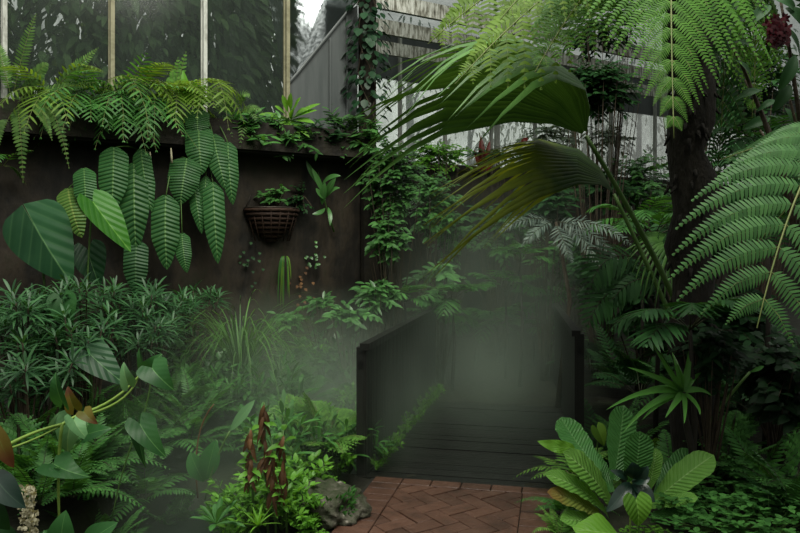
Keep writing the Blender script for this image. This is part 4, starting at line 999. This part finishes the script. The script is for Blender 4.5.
def leafy_proto(name,label,cat,h,r,shoots,ll,lw,mat,kind='ovate',seed=0):
    R.seed(seed+500); t=thing(name,label,cat,V((0,0,0))); s=MB(); f=MB()
    for i in range(shoots):
        a=R.uniform(0,6.28); q=R.uniform(.1,1)**.6; e=V((math.cos(a)*r*q,math.sin(a)*r*q,h*R.uniform(.45,1.0)*(1-.35*q))); pts=bez((0,0,0),e*.5+UP*h*.15,e,7); tube(s,pts,[.007,.006,.005,.005,.004,.003,.002],4)
        for k in range(2,7):
            for sd in (-1,1,0) if k==6 else (-1,1):
                d=(pts[k]-pts[k-1]).normalized(); b=d.cross(V((.3*sd,.2,1))).normalized(); w=b*math.cos(k*2.1)+UP*.0+d.cross(b)*math.sin(k*2.1)
                dd=(w*sd+d*.6+UP*.1).normalized(); l=ll*R.uniform(.7,1.15)
                lf(f,pts[k],pts[k]+dd*l*.5+UP*.05*l,pts[k]+dd*l-UP*.15*l,lw*R.uniform(.8,1.1),UP+d*.3,kind,6,2,fold=.2)
    rel_build(s,'stem',G['stem'],t); rel_build(f,'foliage',G[mat],t); return t
def cover_proto(name,label,cat,r,h,n,ls,mat,seed=0):
    """low creeping plant: many small three-part leaves on thin stalks"""
    R.seed(seed+700); t=thing(name,label,cat,V((0,0,0))); s=MB(); f=MB()
    for i in range(n):
        a=R.uniform(0,6.28); q=r*R.random()**.5; p=V((math.cos(a)*q,math.sin(a)*q,h*R.uniform(.4,1)*(1-.5*q/r)))
        if i%3==0: tube(s,[V((p.x*.12,p.y*.12,0)),p],.002,3,cap=False)
        a0=R.uniform(0,6.28)
        for k in range(3):
            a=a0+k*2.09; d=V((math.cos(a),math.sin(a),R.uniform(-.2,.35))).normalized(); l=ls*R.uniform(.7,1.2)
            lf(f,p,p+d*l*.5+UP*.1*l,p+d*l,l*.72,UP,'ovate',5,2,fold=.15)
    rel_build(s,'stem',G['stem'],t); rel_build(f,'foliage',G[mat],t); return t
def grass_proto(name,label,n,h,w,mat,seed=0,arch=.5):
    R.seed(seed+900); t=thing(name,label,'grass',V((0,0,0))); f=MB()
    for i in range(n):
        a=R.uniform(0,6.28); sp=R.uniform(.15,.75); l=h*R.uniform(.7,1.15); d=V((math.cos(a)*sp,math.sin(a)*sp,1)).normalized(); o=V((math.cos(a),math.sin(a),0))*R.uniform(0,.05)
        lf(f,o,o+d*l*.75,o+d*l*.75+V((math.cos(a),math.sin(a),0))*l*.35*arch*2-UP*l*arch*R.uniform(.3,1.3),w,V((math.cos(a),math.sin(a),.6)),'blade',9,2,fold=.2)
    rel_build(f,'blades',G[mat],t); return t
KINDS={
 'fern':(fern_proto,('wood_fern','x',11,.62,.14,17,.024,('fern','rachisd'),2,1)),
 'fernd':(fern_proto,('wood_fern','x',10,.70,.15,17,.026,('fernd','rachisd'),2,2)),
 'fernb':(fern_proto,('wood_fern','x',11,.50,.11,15,.022,('fernb','rachis'),2,3)),
 'sword':(fern_proto,('sword_fern','x',12,.75,.075,26,.020,('fern','rachisd'),0,4)),
 'feather':(feather_proto,('lace_fern','x',11,.55,('fernb','rachis'),5)),
 'featherd':(feather_proto,('lace_fern','x',10,.65,('fernd','rachisd'),6)),
 'featherm':(feather_proto,('lace_fern','x',10,.60,('fern','rachisd'),7)),
 'leafy':(leafy_proto,('leafy_plant','x','plant',.55,.38,22,.12,.05,'shrub','ovate',8)),
 'leafyd':(leafy_proto,('leafy_plant','x','plant',.75,.45,24,.14,.055,'shrubd','ovate',9)),
 'leafyb':(leafy_proto,('leafy_plant','x','plant',.40,.24,18,.075,.032,'bright','ovate',10)),
 'lance':(leafy_proto,('leafy_plant','x','plant',.60,.35,20,.15,.032,'fern','lance',11)),
 'clover':(cover_proto,('ground_creeper','x','creeper',.42,.22,170,.042,'fern',12)),
 'cloverb':(cover_proto,('ground_creeper','x','creeper',.22,.14,110,.030,'bright',13)),
 'grass':(grass_proto,('grass_tuft','x',170,.72,.010,'grass',14,.62)),
}
# --- misty bed between wall and bridge
put('grass','tall arching grass tuft at the foot of the dark wall',240,6.4,1.7,dz=.15)
put('grass','small grass tuft on the pond bank right of the tall grass tuft',280,6.9,.8)
put('fernb','small bright fern in the mist at the wall foot right of the grass tuft',291,7.2,.62,dz=.25)
put('leafyb','small bright leafy plant at the wall foot under the rosette-topped shrub',318,7.3,.8,dz=.2)
put('leafyb','small light green plant just outside the top of the nearest railing post',352,6.6,.9,dz=.3)
MB_='misty fern on the bank between the dark wall and the railing'; gm='misty ferns on the bank left of the railing'
for px,D,sc in ((190,6.6,.9),(215,7.1,.8),(305,6.6,.8),(335,6.3,.9),(320,5.9,.8),(285,6.2,.8),(300,7.0,.7),(345,6.9,.8),(255,7.2,.7)):
    put('featherm' if int(px)%2 else 'fern',MB_,px,D,sc,group=gm)
put('feather','light green feathery fern above the mossy rock, left of the nearest railing post',325,5.3,1.15,dz=.12)
put('feather','light green feathery fern behind the spent flower stalks, left of the mossy rock',296,5.5,1.0,dz=.1)
put('lance','yellowish lance-leaved plant against the nearest railing post, above the mossy rock',347,5.35,.95)
put('leafyd','dark leafy clump under the light green feathery fern above the rock',312,5.0,.45)
for k,(px,D,sc,l) in enumerate([(200,6.3,1.0,'leafy plant on the far pond bank left of the tall grass tuft'),(275,6.0,1.0,'leafy plant on the misty pond bank in front of the small grass tuft'),(305,7.4,1.0,'leafy plant at the wall foot between small bright fern and rosette-topped shrub'),(230,5.9,.8,'leafy plant on the far pond bank in front of the tall grass tuft'),(335,7.5,1.1,'leafy plant at the wall foot just left of the railing top')]):
    put('lance' if k%2 else 'leafy',l,px,D,sc)
for px,D,sc in ((250,6.2,.8),(265,5.7,.8),(245,5.5,.7),(310,5.6,.8),(215,5.9,.8),(225,6.9,.9),(280,7.3,.9)):
    put('featherm' if int(px)%2 else 'fernb','bright fern half lost in the mist on the far pond bank',px,D,sc,group='bright ferns on the far pond bank')
# --- far left wall foot behind the narrow shrubs
for k,(px,D,sc,kd,l) in enumerate([(170,7.0,.9,'leafyd','dark leafy plant at the wall foot behind the right-hand narrow-leaved shrubs'),(215,7.0,.8,'fernd','dark fern at the wall foot above the tall grass tuft'),(110,6.6,1.0,'leafyd','dark leafy plant at the wall foot under the hanging anthurium leaves'),(50,6.4,1.0,'fernd','dark fern at the wall foot under the elephant ear')]):
    put(kd,l,px,D,sc)
# --- left foreground fern bed
LF='green fern of the left foreground bed, among the vine leaves'; gl='ferns of the left foreground bed'
for k,(px,D,sc) in enumerate([(120,4.5,.85),(160,4.8,.8),(190,5.3,.8),(150,5.4,.9),(105,5.0,.9),(60,4.5,.9),(20,4.4,1.0),(130,4.1,.7),(170,5.8,.8),(95,4.2,.75),(200,5.9,.8),(40,4.1,.8),(80,4.7,1.0),(145,4.9,.9),(10,4.8,1.0),(175,5.0,.8),(110,5.6,1.0),(60,5.2,1.0),(128,5.1,1.0),(165,5.25,1.0),(195,5.5,.9),(140,5.35,.9),(90,4.6,.9),(105,4.4,.8),(180,5.7,.9),(72,4.25,.8),(45,4.6,.9)]):
    put(('featherm','fern','sword')[k%3],LF,px,D,sc,group=gl,dz=.14)
# --- bed between pond and path
t=thing('mossy_rock','mossy rock with pale lichen beside the left edge of the brick path','rock',gpt(322,4.35))
mb=MB(); bm=bmesh.new(); bmesh.ops.create_icosphere(bm,subdivisions=5,radius=1.0); C=at(326,506,4.35)
for v in bm.verts:
    d=v.co.normalized(); q=1+.34*noise.noise(d*1.5+V((3,1,2)))+.16*noise.noise(d*4+V((7,1,0)))+.07*noise.noise(d*10)+.03*noise.noise(d*24)
    v.co=V((d.x*.22*q,d.y*.24*q,d.z*.15*q))
bm.verts.index_update(); mb.add([C+v.co for v in bm.verts],[[v.index for v in f.verts] for f in bm.faces]); bm.free()
rel_build(mb,'boulder',G['rock'],t)
part(t,'moss',G['fern'],lambda mb: [pin(mb,C+d*1.0,(d.normalized()+V((R.uniform(-.6,.6),R.uniform(-.6,.3),R.uniform(.2,.9)))).normalized(),V((0,-1,.5)),.035,.012,.3) for d in [V((math.cos(a)*.20*math.cos(e),-.20*abs(math.sin(a)),.18*math.sin(e))) for a,e in [(R.uniform(0,PI),R.uniform(-.9,.7)) for _ in range(420)]]])
t=thing('spent_flower_plant','plant with tall brown withered flower stalks standing over bright foliage','plant',gpt(262,4.0))
R.seed(21)
for x,y0,y1 in ((264,462,402),(250,474,428),(283,486,430),(272,490,440)):
    D=4.02; mb=MB(); tube(mb,[at(x+4,533,D),at(x+2,y0,D),at(x,y1,D)],[.008,.008,.005],6); st=rel_build(mb,'stem',G['stem'],t)
    mb=MB()
    for i in range(22):
        y=R.uniform(y1,y1+(y0-y1)*1.1); p=at(x+1,y,D); q=p+V((R.uniform(-.045,.045),R.uniform(-.06,.02),-R.uniform(.05,.13)))
        lf(mb,p,p.lerp(q,.4)+V((0,-.03,.02)),q,.022,V((R.uniform(-.5,.5),-1,.2)),'lance',6,2,fold=.4)
    rel_build(mb,'withered_flower',G['brown'],t).parent=st
    mb=MB()
    for i in range(11):
        p=at(x+1,R.uniform(y1-2,y0+20),D); q=p+V((R.uniform(-.10,.10),R.uniform(-.1,.03),R.uniform(-.03,.05))); lf(mb,p,p.lerp(q,.5)+UP*.02,q,.035,V((0,-.8,1)),'ovate',6,2,fold=.2)
    rel_build(mb,'foliage',G['bright'],t)
for k,(px,D,sc,kd,l) in enumerate([
 (236,4.15,1.0,'leafyb','bright leafy plant left of the withered flower stalks'),(254,4.05,.8,'leafyb','bright leafy plant at the foot of the withered flower stalks'),
 (288,4.25,.85,'leafyb','bright leafy plant between the withered stalks and the mossy rock'),(304,4.05,.62,'leafyb','low bright plant in front of the mossy rock'),
 (232,4.45,.7,'lance','lance-leaved plant on the pond edge behind the withered flower stalks'),(292,4.7,1.0,'leafyb','bright leafy plant behind the mossy rock'),
 (226,4.3,.9,'leafyb','bright leafy plant at the bottom edge beside the dark spoon-leaved rosette'),(244,4.25,.9,'leafyb','bright leafy plant at the bottom edge left of the yellow spiky rosette'),(282,4.1,.8,'leafyb','bright leafy plant at the bottom edge right of the yellow spiky rosette'),(296,4.15,.8,'leafyb','bright leafy plant overlapping the left side of the mossy rock'),(310,4.1,.5,'leafyb','small bright leafy plant overlapping the front of the mossy rock'),
 (228,4.35,1.15,'leafyb','tall bright leafy plant on the pond edge, left of the withered stalks'),(246,4.45,1.1,'leafyb','tall bright leafy plant just behind the tallest withered stalk'),(272,4.3,1.05,'leafyb','tall bright leafy plant right of the tallest withered stalk'),(298,4.5,1.0,'leafyb','bright leafy plant at the back left of the mossy rock'),(266,4.2,.8,'leafyb','bright leafy plant just in front of the withered stalks'),(280,4.95,1.1,'lance','yellow green plant behind the withered stalks, toward the misty bank'),(308,5.0,.95,'leafyb','bright small-leaved plant between rock and light green feathery fern'),(338,5.0,.8,'leafyb','bright small-leaved plant at the foot of the nearest railing post'),
 (345,4.75,.45,'cloverb','tiny bright plant in the corner between mossy rock and bridge'),(322,4.8,.7,'cloverb','bright creeping plant along the top of the mossy rock'),(340,4.45,.5,'leafyb','small pale-tipped plant between the rock and the brick path'),(268,4.5,.8,'fernb','bright small fern behind the withered flower stalks'),(312,3.95,.6,'cloverb','low creeping plant at the bottom edge by the brick path')]):
    put(kd,l,px,D,sc)
def rosette(name,label,cat,px,py,D,n,L,w,mat,kind='lance',el=(.3,1.1),seed=0,m=4,drp=.25,spread=(0,360),**kw):
    R.seed(seed+41); O=at(px,py,D); t=thing(name,label,cat,V((O.x,O.y,ground(O.x,O.y))))
    for i in range(n):
        a=math.radians(spread[0]+(spread[1]-spread[0])*(i+.5)/n)+R.uniform(-.15,.15); e=el[0]+(el[1]-el[0])*((i*0.618)%1); d=V((math.cos(a)*math.cos(e),math.sin(a)*math.cos(e),math.sin(e))); l=L*R.uniform(.8,1.1)
        part(t,'leaf',G[mat],lambda mb: lf(mb,O,O+d*l*.55,O+d*l*.95-UP*l*drp*math.cos(e)**2,w,UP*.9-V((math.cos(a),math.sin(a),0))*.6,kind,11,m,fold=.2,**kw))
    return t
rosette('bromeliad','dark green spoon-leaved rosette at the bottom edge left of the withered stalks','bromeliad',216,524,3.9,14,.19,.034,'nestd','spoon',(.2,1.2),1)
rosette('spiky_rosette','yellow spiky-leaved rosette at the bottom edge below the withered stalks','bromeliad',258,526,3.85,18,.15,.016,'lime','blade',(.3,1.3),2)
# green strip along the foot of the left railing
ra,rb=at(359,475,5.1),at(435,400,8.35)
for i in range(13):
    p=ra.lerp(rb,.04+i*.072); 
    o=put('leafyb','low bright creeper growing along the foot of the left railing',0,5,1,group='creepers along the foot of the left railing'); o.location=(p.x+.10,p.y,-.01); o.scale=(.36+.08*(i%3),)*3
# ================================================================== right bank
# --- nest fern
t=thing('nest_fern','large bird nest fern with broad bright leaves in the right foreground','fern',gpt(628,4.25))
D=4.25; C=(628,520)
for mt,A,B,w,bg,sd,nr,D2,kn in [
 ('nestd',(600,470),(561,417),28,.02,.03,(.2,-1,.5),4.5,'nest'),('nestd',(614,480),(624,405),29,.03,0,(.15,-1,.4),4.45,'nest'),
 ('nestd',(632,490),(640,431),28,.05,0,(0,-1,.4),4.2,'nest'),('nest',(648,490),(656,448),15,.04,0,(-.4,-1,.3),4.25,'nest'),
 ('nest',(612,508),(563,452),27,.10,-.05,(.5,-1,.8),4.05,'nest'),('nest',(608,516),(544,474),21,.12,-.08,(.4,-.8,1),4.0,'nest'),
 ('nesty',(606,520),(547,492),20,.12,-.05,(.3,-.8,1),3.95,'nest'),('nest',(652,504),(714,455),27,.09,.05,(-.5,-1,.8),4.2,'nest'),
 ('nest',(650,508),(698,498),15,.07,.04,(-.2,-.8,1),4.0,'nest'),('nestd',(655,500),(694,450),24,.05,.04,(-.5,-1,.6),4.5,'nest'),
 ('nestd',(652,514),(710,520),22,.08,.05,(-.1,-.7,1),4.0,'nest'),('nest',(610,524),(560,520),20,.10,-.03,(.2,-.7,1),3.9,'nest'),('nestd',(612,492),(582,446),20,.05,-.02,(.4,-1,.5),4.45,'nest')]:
    hl(t,G[mt],A,B,D,w,kn,bulge=bg,nref=V(nr),D2=D2,n=18,m=6,fold=.12,wave=.10,nw=6,side=sd)
hl(t,G['lime'],(575,448),(537,441),4.3,13,'ovate',bulge=.05,side=.02,wave=.3,nw=3,label='pale curled young leaf')
t=thing('glossy_leaf_plant','plant with one big glossy bright leaf at the bottom edge beside the brick path','plant',gpt(612,3.85))
hl(t,G['lime'],(618,534),(572,527),3.8,40,'ovate',bulge=.10,nref=V((.05,-.75,1)),n=12,m=6,fold=.12)
stalk(t,[(616,533,3.8),(622,545,3.85),(612,600,3.85)],.008)
t=thing('dark_leaf_seedling','small plant of blackish glossy leaves in front of the nest fern','plant',gpt(630,3.9))
for A,B,w in [((630,482),(606,512),15),((632,484),(636,512),17),((633,482),(655,502),15),((632,480),(650,478),13),((628,478),(610,470),9),((631,478),(632,462),18),((634,480),(648,466),12)]:
    hl(t,G['black'],A,B,3.9,w,'ovate',bulge=.05,nref=V((R.uniform(-.3,.3),-1,.7)),D2=3.82)
stalk(t,[(631,482,3.9),(630,510,3.92),(630,560,3.92)],.006,G['stemy'],'stem')
t=thing('lime_leaf_seedling','single lime heart-shaped leaf pointing down below the blackish leaves','plant',gpt(640,3.8))
hh(t,G['lime'],(636,499),(638,526),3.78,29,bulge=.04,nref=V((0,-1,.7)),back=.25,fold=.2); stalk(t,[(636,501,3.8),(640,520,3.85),(640,590,3.85)],.005)
t=thing('round_leaf_seedling','small plant with one round yellowish leaf behind the nest fern','plant',gpt(600,4.5))
hh(t,G['yell'],(597,428),(604,446),4.5,16,bulge=.02,nref=V((.1,-1,.5)),back=.25); stalk(t,[(598,430,4.52),(596,470,4.55),(598,520,4.55)],.005)
put('cloverb','lime green fine-leaved creeper at the bottom edge below the lime heart leaf',652,3.85,.85)
# --- dragon tree
t=thing('dragon_tree','young dragon tree with a slim dark trunk and a rosette of sword leaves','dragon tree',gpt(694,4.35))
part(t,'trunk',G['bark'],lambda mb: tube(mb,[V(t.location),at(692,450,4.35),at(684,412,4.3),at(683,392,4.3)],[.026,.022,.020,.022],8))
R.seed(33)
for B,w,s,D2 in [((691,341),9,0,4.4),((653,345),9,.02,4.2),((672,352),10,0,4.5),((627,367),10,-.02,4.1),((606,410),9,-.10,4.0),((622,434),9,-.10,3.95),((665,418),9,-.02,3.9),((676,362),11,.0,4.1),((702,372),8,.03,4.4),((712,396),8,.05,4.3),((700,415),8,.04,4.0),((648,388),8,-.03,4.5),((684,424),8,0,3.9),((642,420),8,-.05,4.2)]:
    hl(t,G['drac'],(683,392),B,4.3,w,'blade',bulge=.03,D2=D2,side=s,nref=V((R.uniform(-.2,.2),-1,.6)),n=12,m=4,fold=.3)
# --- right undergrowth
RB_=[('fernb','small bright fern at the right edge of the brick path, bottom of the photo',560,3.95,.5),('fern','fern hiding the right edge of the brick path beside the dying nest fern leaf',566,4.3,.55),('feather','bright lace fern at the bridge end, just left of the nest fern',580,5.6,.9),
('feather','bright lace fern behind the nest fern, at the foot of the right railing post',592,5.2,1.0),('feather','bright lace fern behind the upright nest fern leaves, left of the dragon tree',640,5.2,.95),('fernb','bright fern beside the right end of the brick path',574,4.9,.9),
('fern','green fern between the dragon tree trunk and the nest fern',672,4.7,.9),('featherm','lace fern right of the dragon tree trunk',725,4.7,1.0),('fern','fern below the big blue green tree fern frond',760,4.5,1.0),('featherm','lace fern at the right edge below the dark thicket',792,4.2,1.0),
('clover','low clover-like creeper in the bottom right, nearest the nest fern',715,4.0,1.0),('clover','low clover-like creeper in the bottom right corner',770,3.9,1.1),('clover','low clover-like creeper behind the two others in the bottom right',742,4.4,1.1),('fernd','dark fern leaning over the creeper at the right edge',800,3.9,.8),
('sword','sword fern right of the dragon tree, under the slanting stem',735,5.2,.9),('sword','sword fern left of the dark clump of stems, behind the dragon tree',625,5.9,1.0)]
for kd,l,px,D,sc in RB_: put(kd,l,px,D,sc,dz=.05)
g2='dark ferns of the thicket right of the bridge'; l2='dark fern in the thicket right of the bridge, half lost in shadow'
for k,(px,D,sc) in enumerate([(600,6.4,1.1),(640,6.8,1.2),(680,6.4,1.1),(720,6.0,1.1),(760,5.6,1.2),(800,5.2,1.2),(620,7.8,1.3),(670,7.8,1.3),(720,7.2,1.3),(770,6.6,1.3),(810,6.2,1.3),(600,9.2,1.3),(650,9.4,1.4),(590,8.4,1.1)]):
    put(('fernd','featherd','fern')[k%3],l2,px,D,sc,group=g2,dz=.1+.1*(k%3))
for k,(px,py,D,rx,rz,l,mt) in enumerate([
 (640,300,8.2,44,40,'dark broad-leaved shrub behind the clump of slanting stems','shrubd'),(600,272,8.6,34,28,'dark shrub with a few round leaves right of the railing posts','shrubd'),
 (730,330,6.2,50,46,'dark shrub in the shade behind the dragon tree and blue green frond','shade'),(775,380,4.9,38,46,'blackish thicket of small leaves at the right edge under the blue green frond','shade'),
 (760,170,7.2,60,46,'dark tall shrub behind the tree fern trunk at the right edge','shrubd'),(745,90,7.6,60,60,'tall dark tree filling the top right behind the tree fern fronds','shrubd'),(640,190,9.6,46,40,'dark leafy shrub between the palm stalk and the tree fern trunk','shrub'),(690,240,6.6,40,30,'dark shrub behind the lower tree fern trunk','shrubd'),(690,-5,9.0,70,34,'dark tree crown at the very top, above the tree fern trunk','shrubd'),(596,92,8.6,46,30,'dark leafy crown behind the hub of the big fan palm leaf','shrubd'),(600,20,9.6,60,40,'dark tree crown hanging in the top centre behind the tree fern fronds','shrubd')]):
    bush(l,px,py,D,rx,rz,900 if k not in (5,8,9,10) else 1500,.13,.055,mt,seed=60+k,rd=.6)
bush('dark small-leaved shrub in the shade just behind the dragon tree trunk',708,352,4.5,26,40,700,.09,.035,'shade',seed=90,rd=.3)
# slanting stems
t=thing('stem_clump','clump of slim dark slanting stems behind the dragon tree','palm',gpt(694,5.6))
for A,M,B in [((694,395),(680,330),(652,262)),((698,400),(692,330),(672,290)),((690,400),(668,330),(640,285)),((702,400),(700,350),(694,300))]:
    stalk(t,[(*A,5.6),(*M,5.6),(*B,5.6)],.026,G['bark'],'stem')
for A,M,B in [((652,262),(600,240),(590,290)),((672,290),(640,262),(612,300)),((652,262),(668,232),(700,262)),((640,285),(604,280),(588,325))]:
    P=[at(*A,5.6),at(*M,5.4),at(*B,5.3)]; part(t,'frond',[G['fernd'],G['rachisd']],lambda mb: frond(mb,*P,.24,14,.034,V((0,-1,.8)),60,.3,1,.08,.006))
t=thing('slanting_cane','thin green cane slanting up to the right behind the dragon tree','plant',gpt(690,4.8))
stalk(t,[(688,455,4.7),(716,410,4.65),(750,372,4.6)],.013,G['stem'],'cane'); hl(t,G['fern'],(750,372),(764,366),4.6,4,'lance',bulge=.02)
pinnate_palm('dark low palm in front of the tree fern trunk foot',690,330,4.35,8,.6,.24,.03,'fernd',seed=76,npair=13)
pinnate_palm('small palm with drooping comb-like leaflets between the palm stalk and the blue green frond',655,236,5.9,5,.55,.24,.030,'fern',seed=77,npair=12)
pinnate_palm('tall feathery palm behind the silvery fern, right of the palm stalk',640,228,7.6,8,.8,.28,.034,'fern',seed=78,npair=13)
pinnate_palm('dark feathery palm behind the tree fern trunk',735,235,6.2,8,.75,.28,.034,'fernd',seed=79,npair=13)
pinnate_palm('dark feathery palm at the right edge above the blue green frond',765,150,5.4,7,.7,.28,.03,'fernd',seed=80,npair=13,name='feather_palm')
SKY=0.80; FILL_POWER=540.0; MIST=0.58; MISTB=0.28
# ================================================================== light and air
w=bpy.data.worlds.new('overcast_sky'); scene.world=w; w.use_nodes=True
N=w.node_tree.nodes; L=w.node_tree.links; N.clear()
out=N.new('ShaderNodeOutputWorld'); bg=N.new('ShaderNodeBackground'); L.new(bg.outputs[0],out.inputs[0])
tc=N.new('ShaderNodeTexCoord'); sp=N.new('ShaderNodeSeparateXYZ'); L.new(tc.outputs['Generated'],sp.inputs[0])
# overcast: bright overhead, brighter ahead (north) than behind
zen=N.new('ShaderNodeMapRange'); zen.inputs[1].default_value=0.0; zen.inputs[2].default_value=0.9; zen.inputs[3].default_value=0.16; zen.inputs[4].default_value=1.0
L.new(sp.outputs[2],zen.inputs[0])
ah=N.new('ShaderNodeMapRange'); ah.inputs[1].default_value=0.3; ah.inputs[2].default_value=1.0; ah.inputs[3].default_value=0.0; ah.inputs[4].default_value=1.1
L.new(sp.outputs[1],ah.inputs[0])
up=N.new('ShaderNodeMapRange'); up.inputs[1].default_value=-0.02; up.inputs[2].default_value=0.08; L.new(sp.outputs[2],up.inputs[0])
sky=mth(N,L,'MULTIPLY',mth(N,L,'ADD',zen.outputs[0],ah.outputs[0]),up.outputs[0])
# the sun's glow behind the cloud
dt=N.new('ShaderNodeVectorMath'); dt.operation='DOT_PRODUCT'; dt.inputs[1].default_value=V((-.125,1.0,.335)).normalized(); L.new(tc.outputs['Generated'],dt.inputs[0])
gl=mth(N,L,'POWER',mth(N,L,'MAXIMUM',dt.outputs['Value'],0.0),3000.0)
gl2=mth(N,L,'POWER',mth(N,L,'MAXIMUM',dt.outputs['Value'],0.0),120.0)
tot=mth(N,L,'ADD',sky,mth(N,L,'ADD',mth(N,L,'MULTIPLY',gl,50.0),mth(N,L,'MULTIPLY',gl2,.25)))
bg.inputs[0].default_value=(.97,1.0,.93,1); L.new(mth(N,L,'MULTIPLY',tot,SKY),bg.inputs[1])

def area(name,loc,target,sx,sy,power,color=(1,1,1)):
    d=bpy.data.lights.new(name,'AREA'); d.shape='RECTANGLE'; d.size=sx; d.size_y=sy; d.energy=power; d.color=color
    o=bpy.data.objects.new(name,d); col.objects.link(o); o.location=loc
    o.rotation_euler=(V(target)-V(loc)).to_track_quat('-Z','Y').to_euler(); return o
area('overhead_fill',(0,3.0,7.5),(0.0,6.0,1.0),5,4,FILL_POWER,(1,1,.88))  # unseen area lamp added overhead to brighten the foliage facing the camera

# mist hanging in the air of the house, densest low over the pond bank and along the bridge
def mist_density(N,L,pos,k,only_bank=False):
    sp=N.new('ShaderNodeSeparateXYZ'); L.new(pos,sp.inputs[0])
    nz=N.new('ShaderNodeTexNoise'); nz.inputs['Scale'].default_value=.9; nz.inputs['Detail'].default_value=3; L.new(pos,nz.inputs[0])
    mr=N.new('ShaderNodeMapRange'); mr.inputs[1].default_value=.36; mr.inputs[2].default_value=.68; L.new(nz.outputs[0],mr.inputs[0])
    def fall(z0,z1):
        h=N.new('ShaderNodeMapRange'); h.inputs[1].default_value=z0; h.inputs[2].default_value=z1; h.inputs[3].default_value=1; h.inputs[4].default_value=0; L.new(sp.outputs[2],h.inputs[0])
        return mth(N,L,'POWER',h.outputs[0],1.3)
    def blob(cx,cy,rx,ry,amp):
        a=mth(N,L,'POWER',mth(N,L,'DIVIDE',mth(N,L,'SUBTRACT',sp.outputs[0],cx),rx),2.0)
        b=mth(N,L,'POWER',mth(N,L,'DIVIDE',mth(N,L,'SUBTRACT',sp.outputs[1],cy),ry),2.0)
        return mth(N,L,'MULTIPLY',mth(N,L,'MAXIMUM',mth(N,L,'SUBTRACT',1.0,mth(N,L,'ADD',a,b)),0.0),amp)
    if only_bank:
        q=[mth(N,L,'POWER',mth(N,L,'DIVIDE',mth(N,L,'SUBTRACT',sp.outputs[i],c),r),2.0) for i,(c,r) in enumerate(BANK)]
        d=mth(N,L,'MAXIMUM',mth(N,L,'SUBTRACT',1.0,mth(N,L,'ADD',mth(N,L,'ADD',q[0],q[1]),q[2])),0.0)
    else:
        low=mth(N,L,'MULTIPLY',mth(N,L,'ADD',blob(-.70,6.2,1.1,1.5,1.8),blob(-1.15,4.9,.8,1.4,.6)),fall(.2,1.35))
        d=mth(N,L,'ADD',mth(N,L,'MULTIPLY',blob(.95,7.5,1.2,2.2,.8),fall(.1,2.5)),low)
    return mth(N,L,'MULTIPLY',mth(N,L,'MULTIPLY',d,mth(N,L,'MULTIPLY_ADD',mr.outputs[0],.75,.25)),k)
BANK=((1.12,.66),(7.5,1.35),(.42,.55))
N=w.node_tree.nodes; L=w.node_tree.links
ge=N.new('ShaderNodeNewGeometry'); vs=N.new('ShaderNodeVolumePrincipled'); vs.inputs['Color'].default_value=(.72,.87,.72,1); vs.inputs['Anisotropy'].default_value=.2  # green light bounced off the foliage is put into the mist colour
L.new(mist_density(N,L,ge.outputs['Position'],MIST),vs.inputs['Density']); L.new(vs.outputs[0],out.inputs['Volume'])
w.cycles.volume_step_size=.4
# the thickest bank of it, lying over the far half of the bridge
m,N,L=new_mat('drifting_mist'); o2=N.new('ShaderNodeOutputMaterial'); vs=N.new('ShaderNodeVolumePrincipled'); ge=N.new('ShaderNodeNewGeometry')
vs.inputs['Color'].default_value=(.72,.87,.72,1); vs.inputs['Anisotropy'].default_value=.2  # same green bounce light put into the bank's colour
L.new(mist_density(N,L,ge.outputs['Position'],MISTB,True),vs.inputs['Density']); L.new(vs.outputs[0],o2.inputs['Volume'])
bm=bmesh.new(); bmesh.ops.create_icosphere(bm,subdivisions=4,radius=1.0); mb=MB()
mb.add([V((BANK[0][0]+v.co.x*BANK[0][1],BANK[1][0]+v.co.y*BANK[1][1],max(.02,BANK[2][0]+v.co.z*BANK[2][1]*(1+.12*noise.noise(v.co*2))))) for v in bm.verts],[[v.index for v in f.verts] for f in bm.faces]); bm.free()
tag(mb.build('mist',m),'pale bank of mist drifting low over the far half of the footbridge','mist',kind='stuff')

scene.cycles.volume_step_rate=2.0; scene.cycles.volume_max_steps=64
scene.cycles.use_denoising=True
scene.cycles.max_bounces=6; scene.cycles.transparent_max_bounces=24; scene.cycles.diffuse_bounces=3; scene.cycles.volume_bounces=1
scene.view_settings.view_transform='Standard'; scene.view_settings.look='None'; scene.view_settings.exposure=0.0
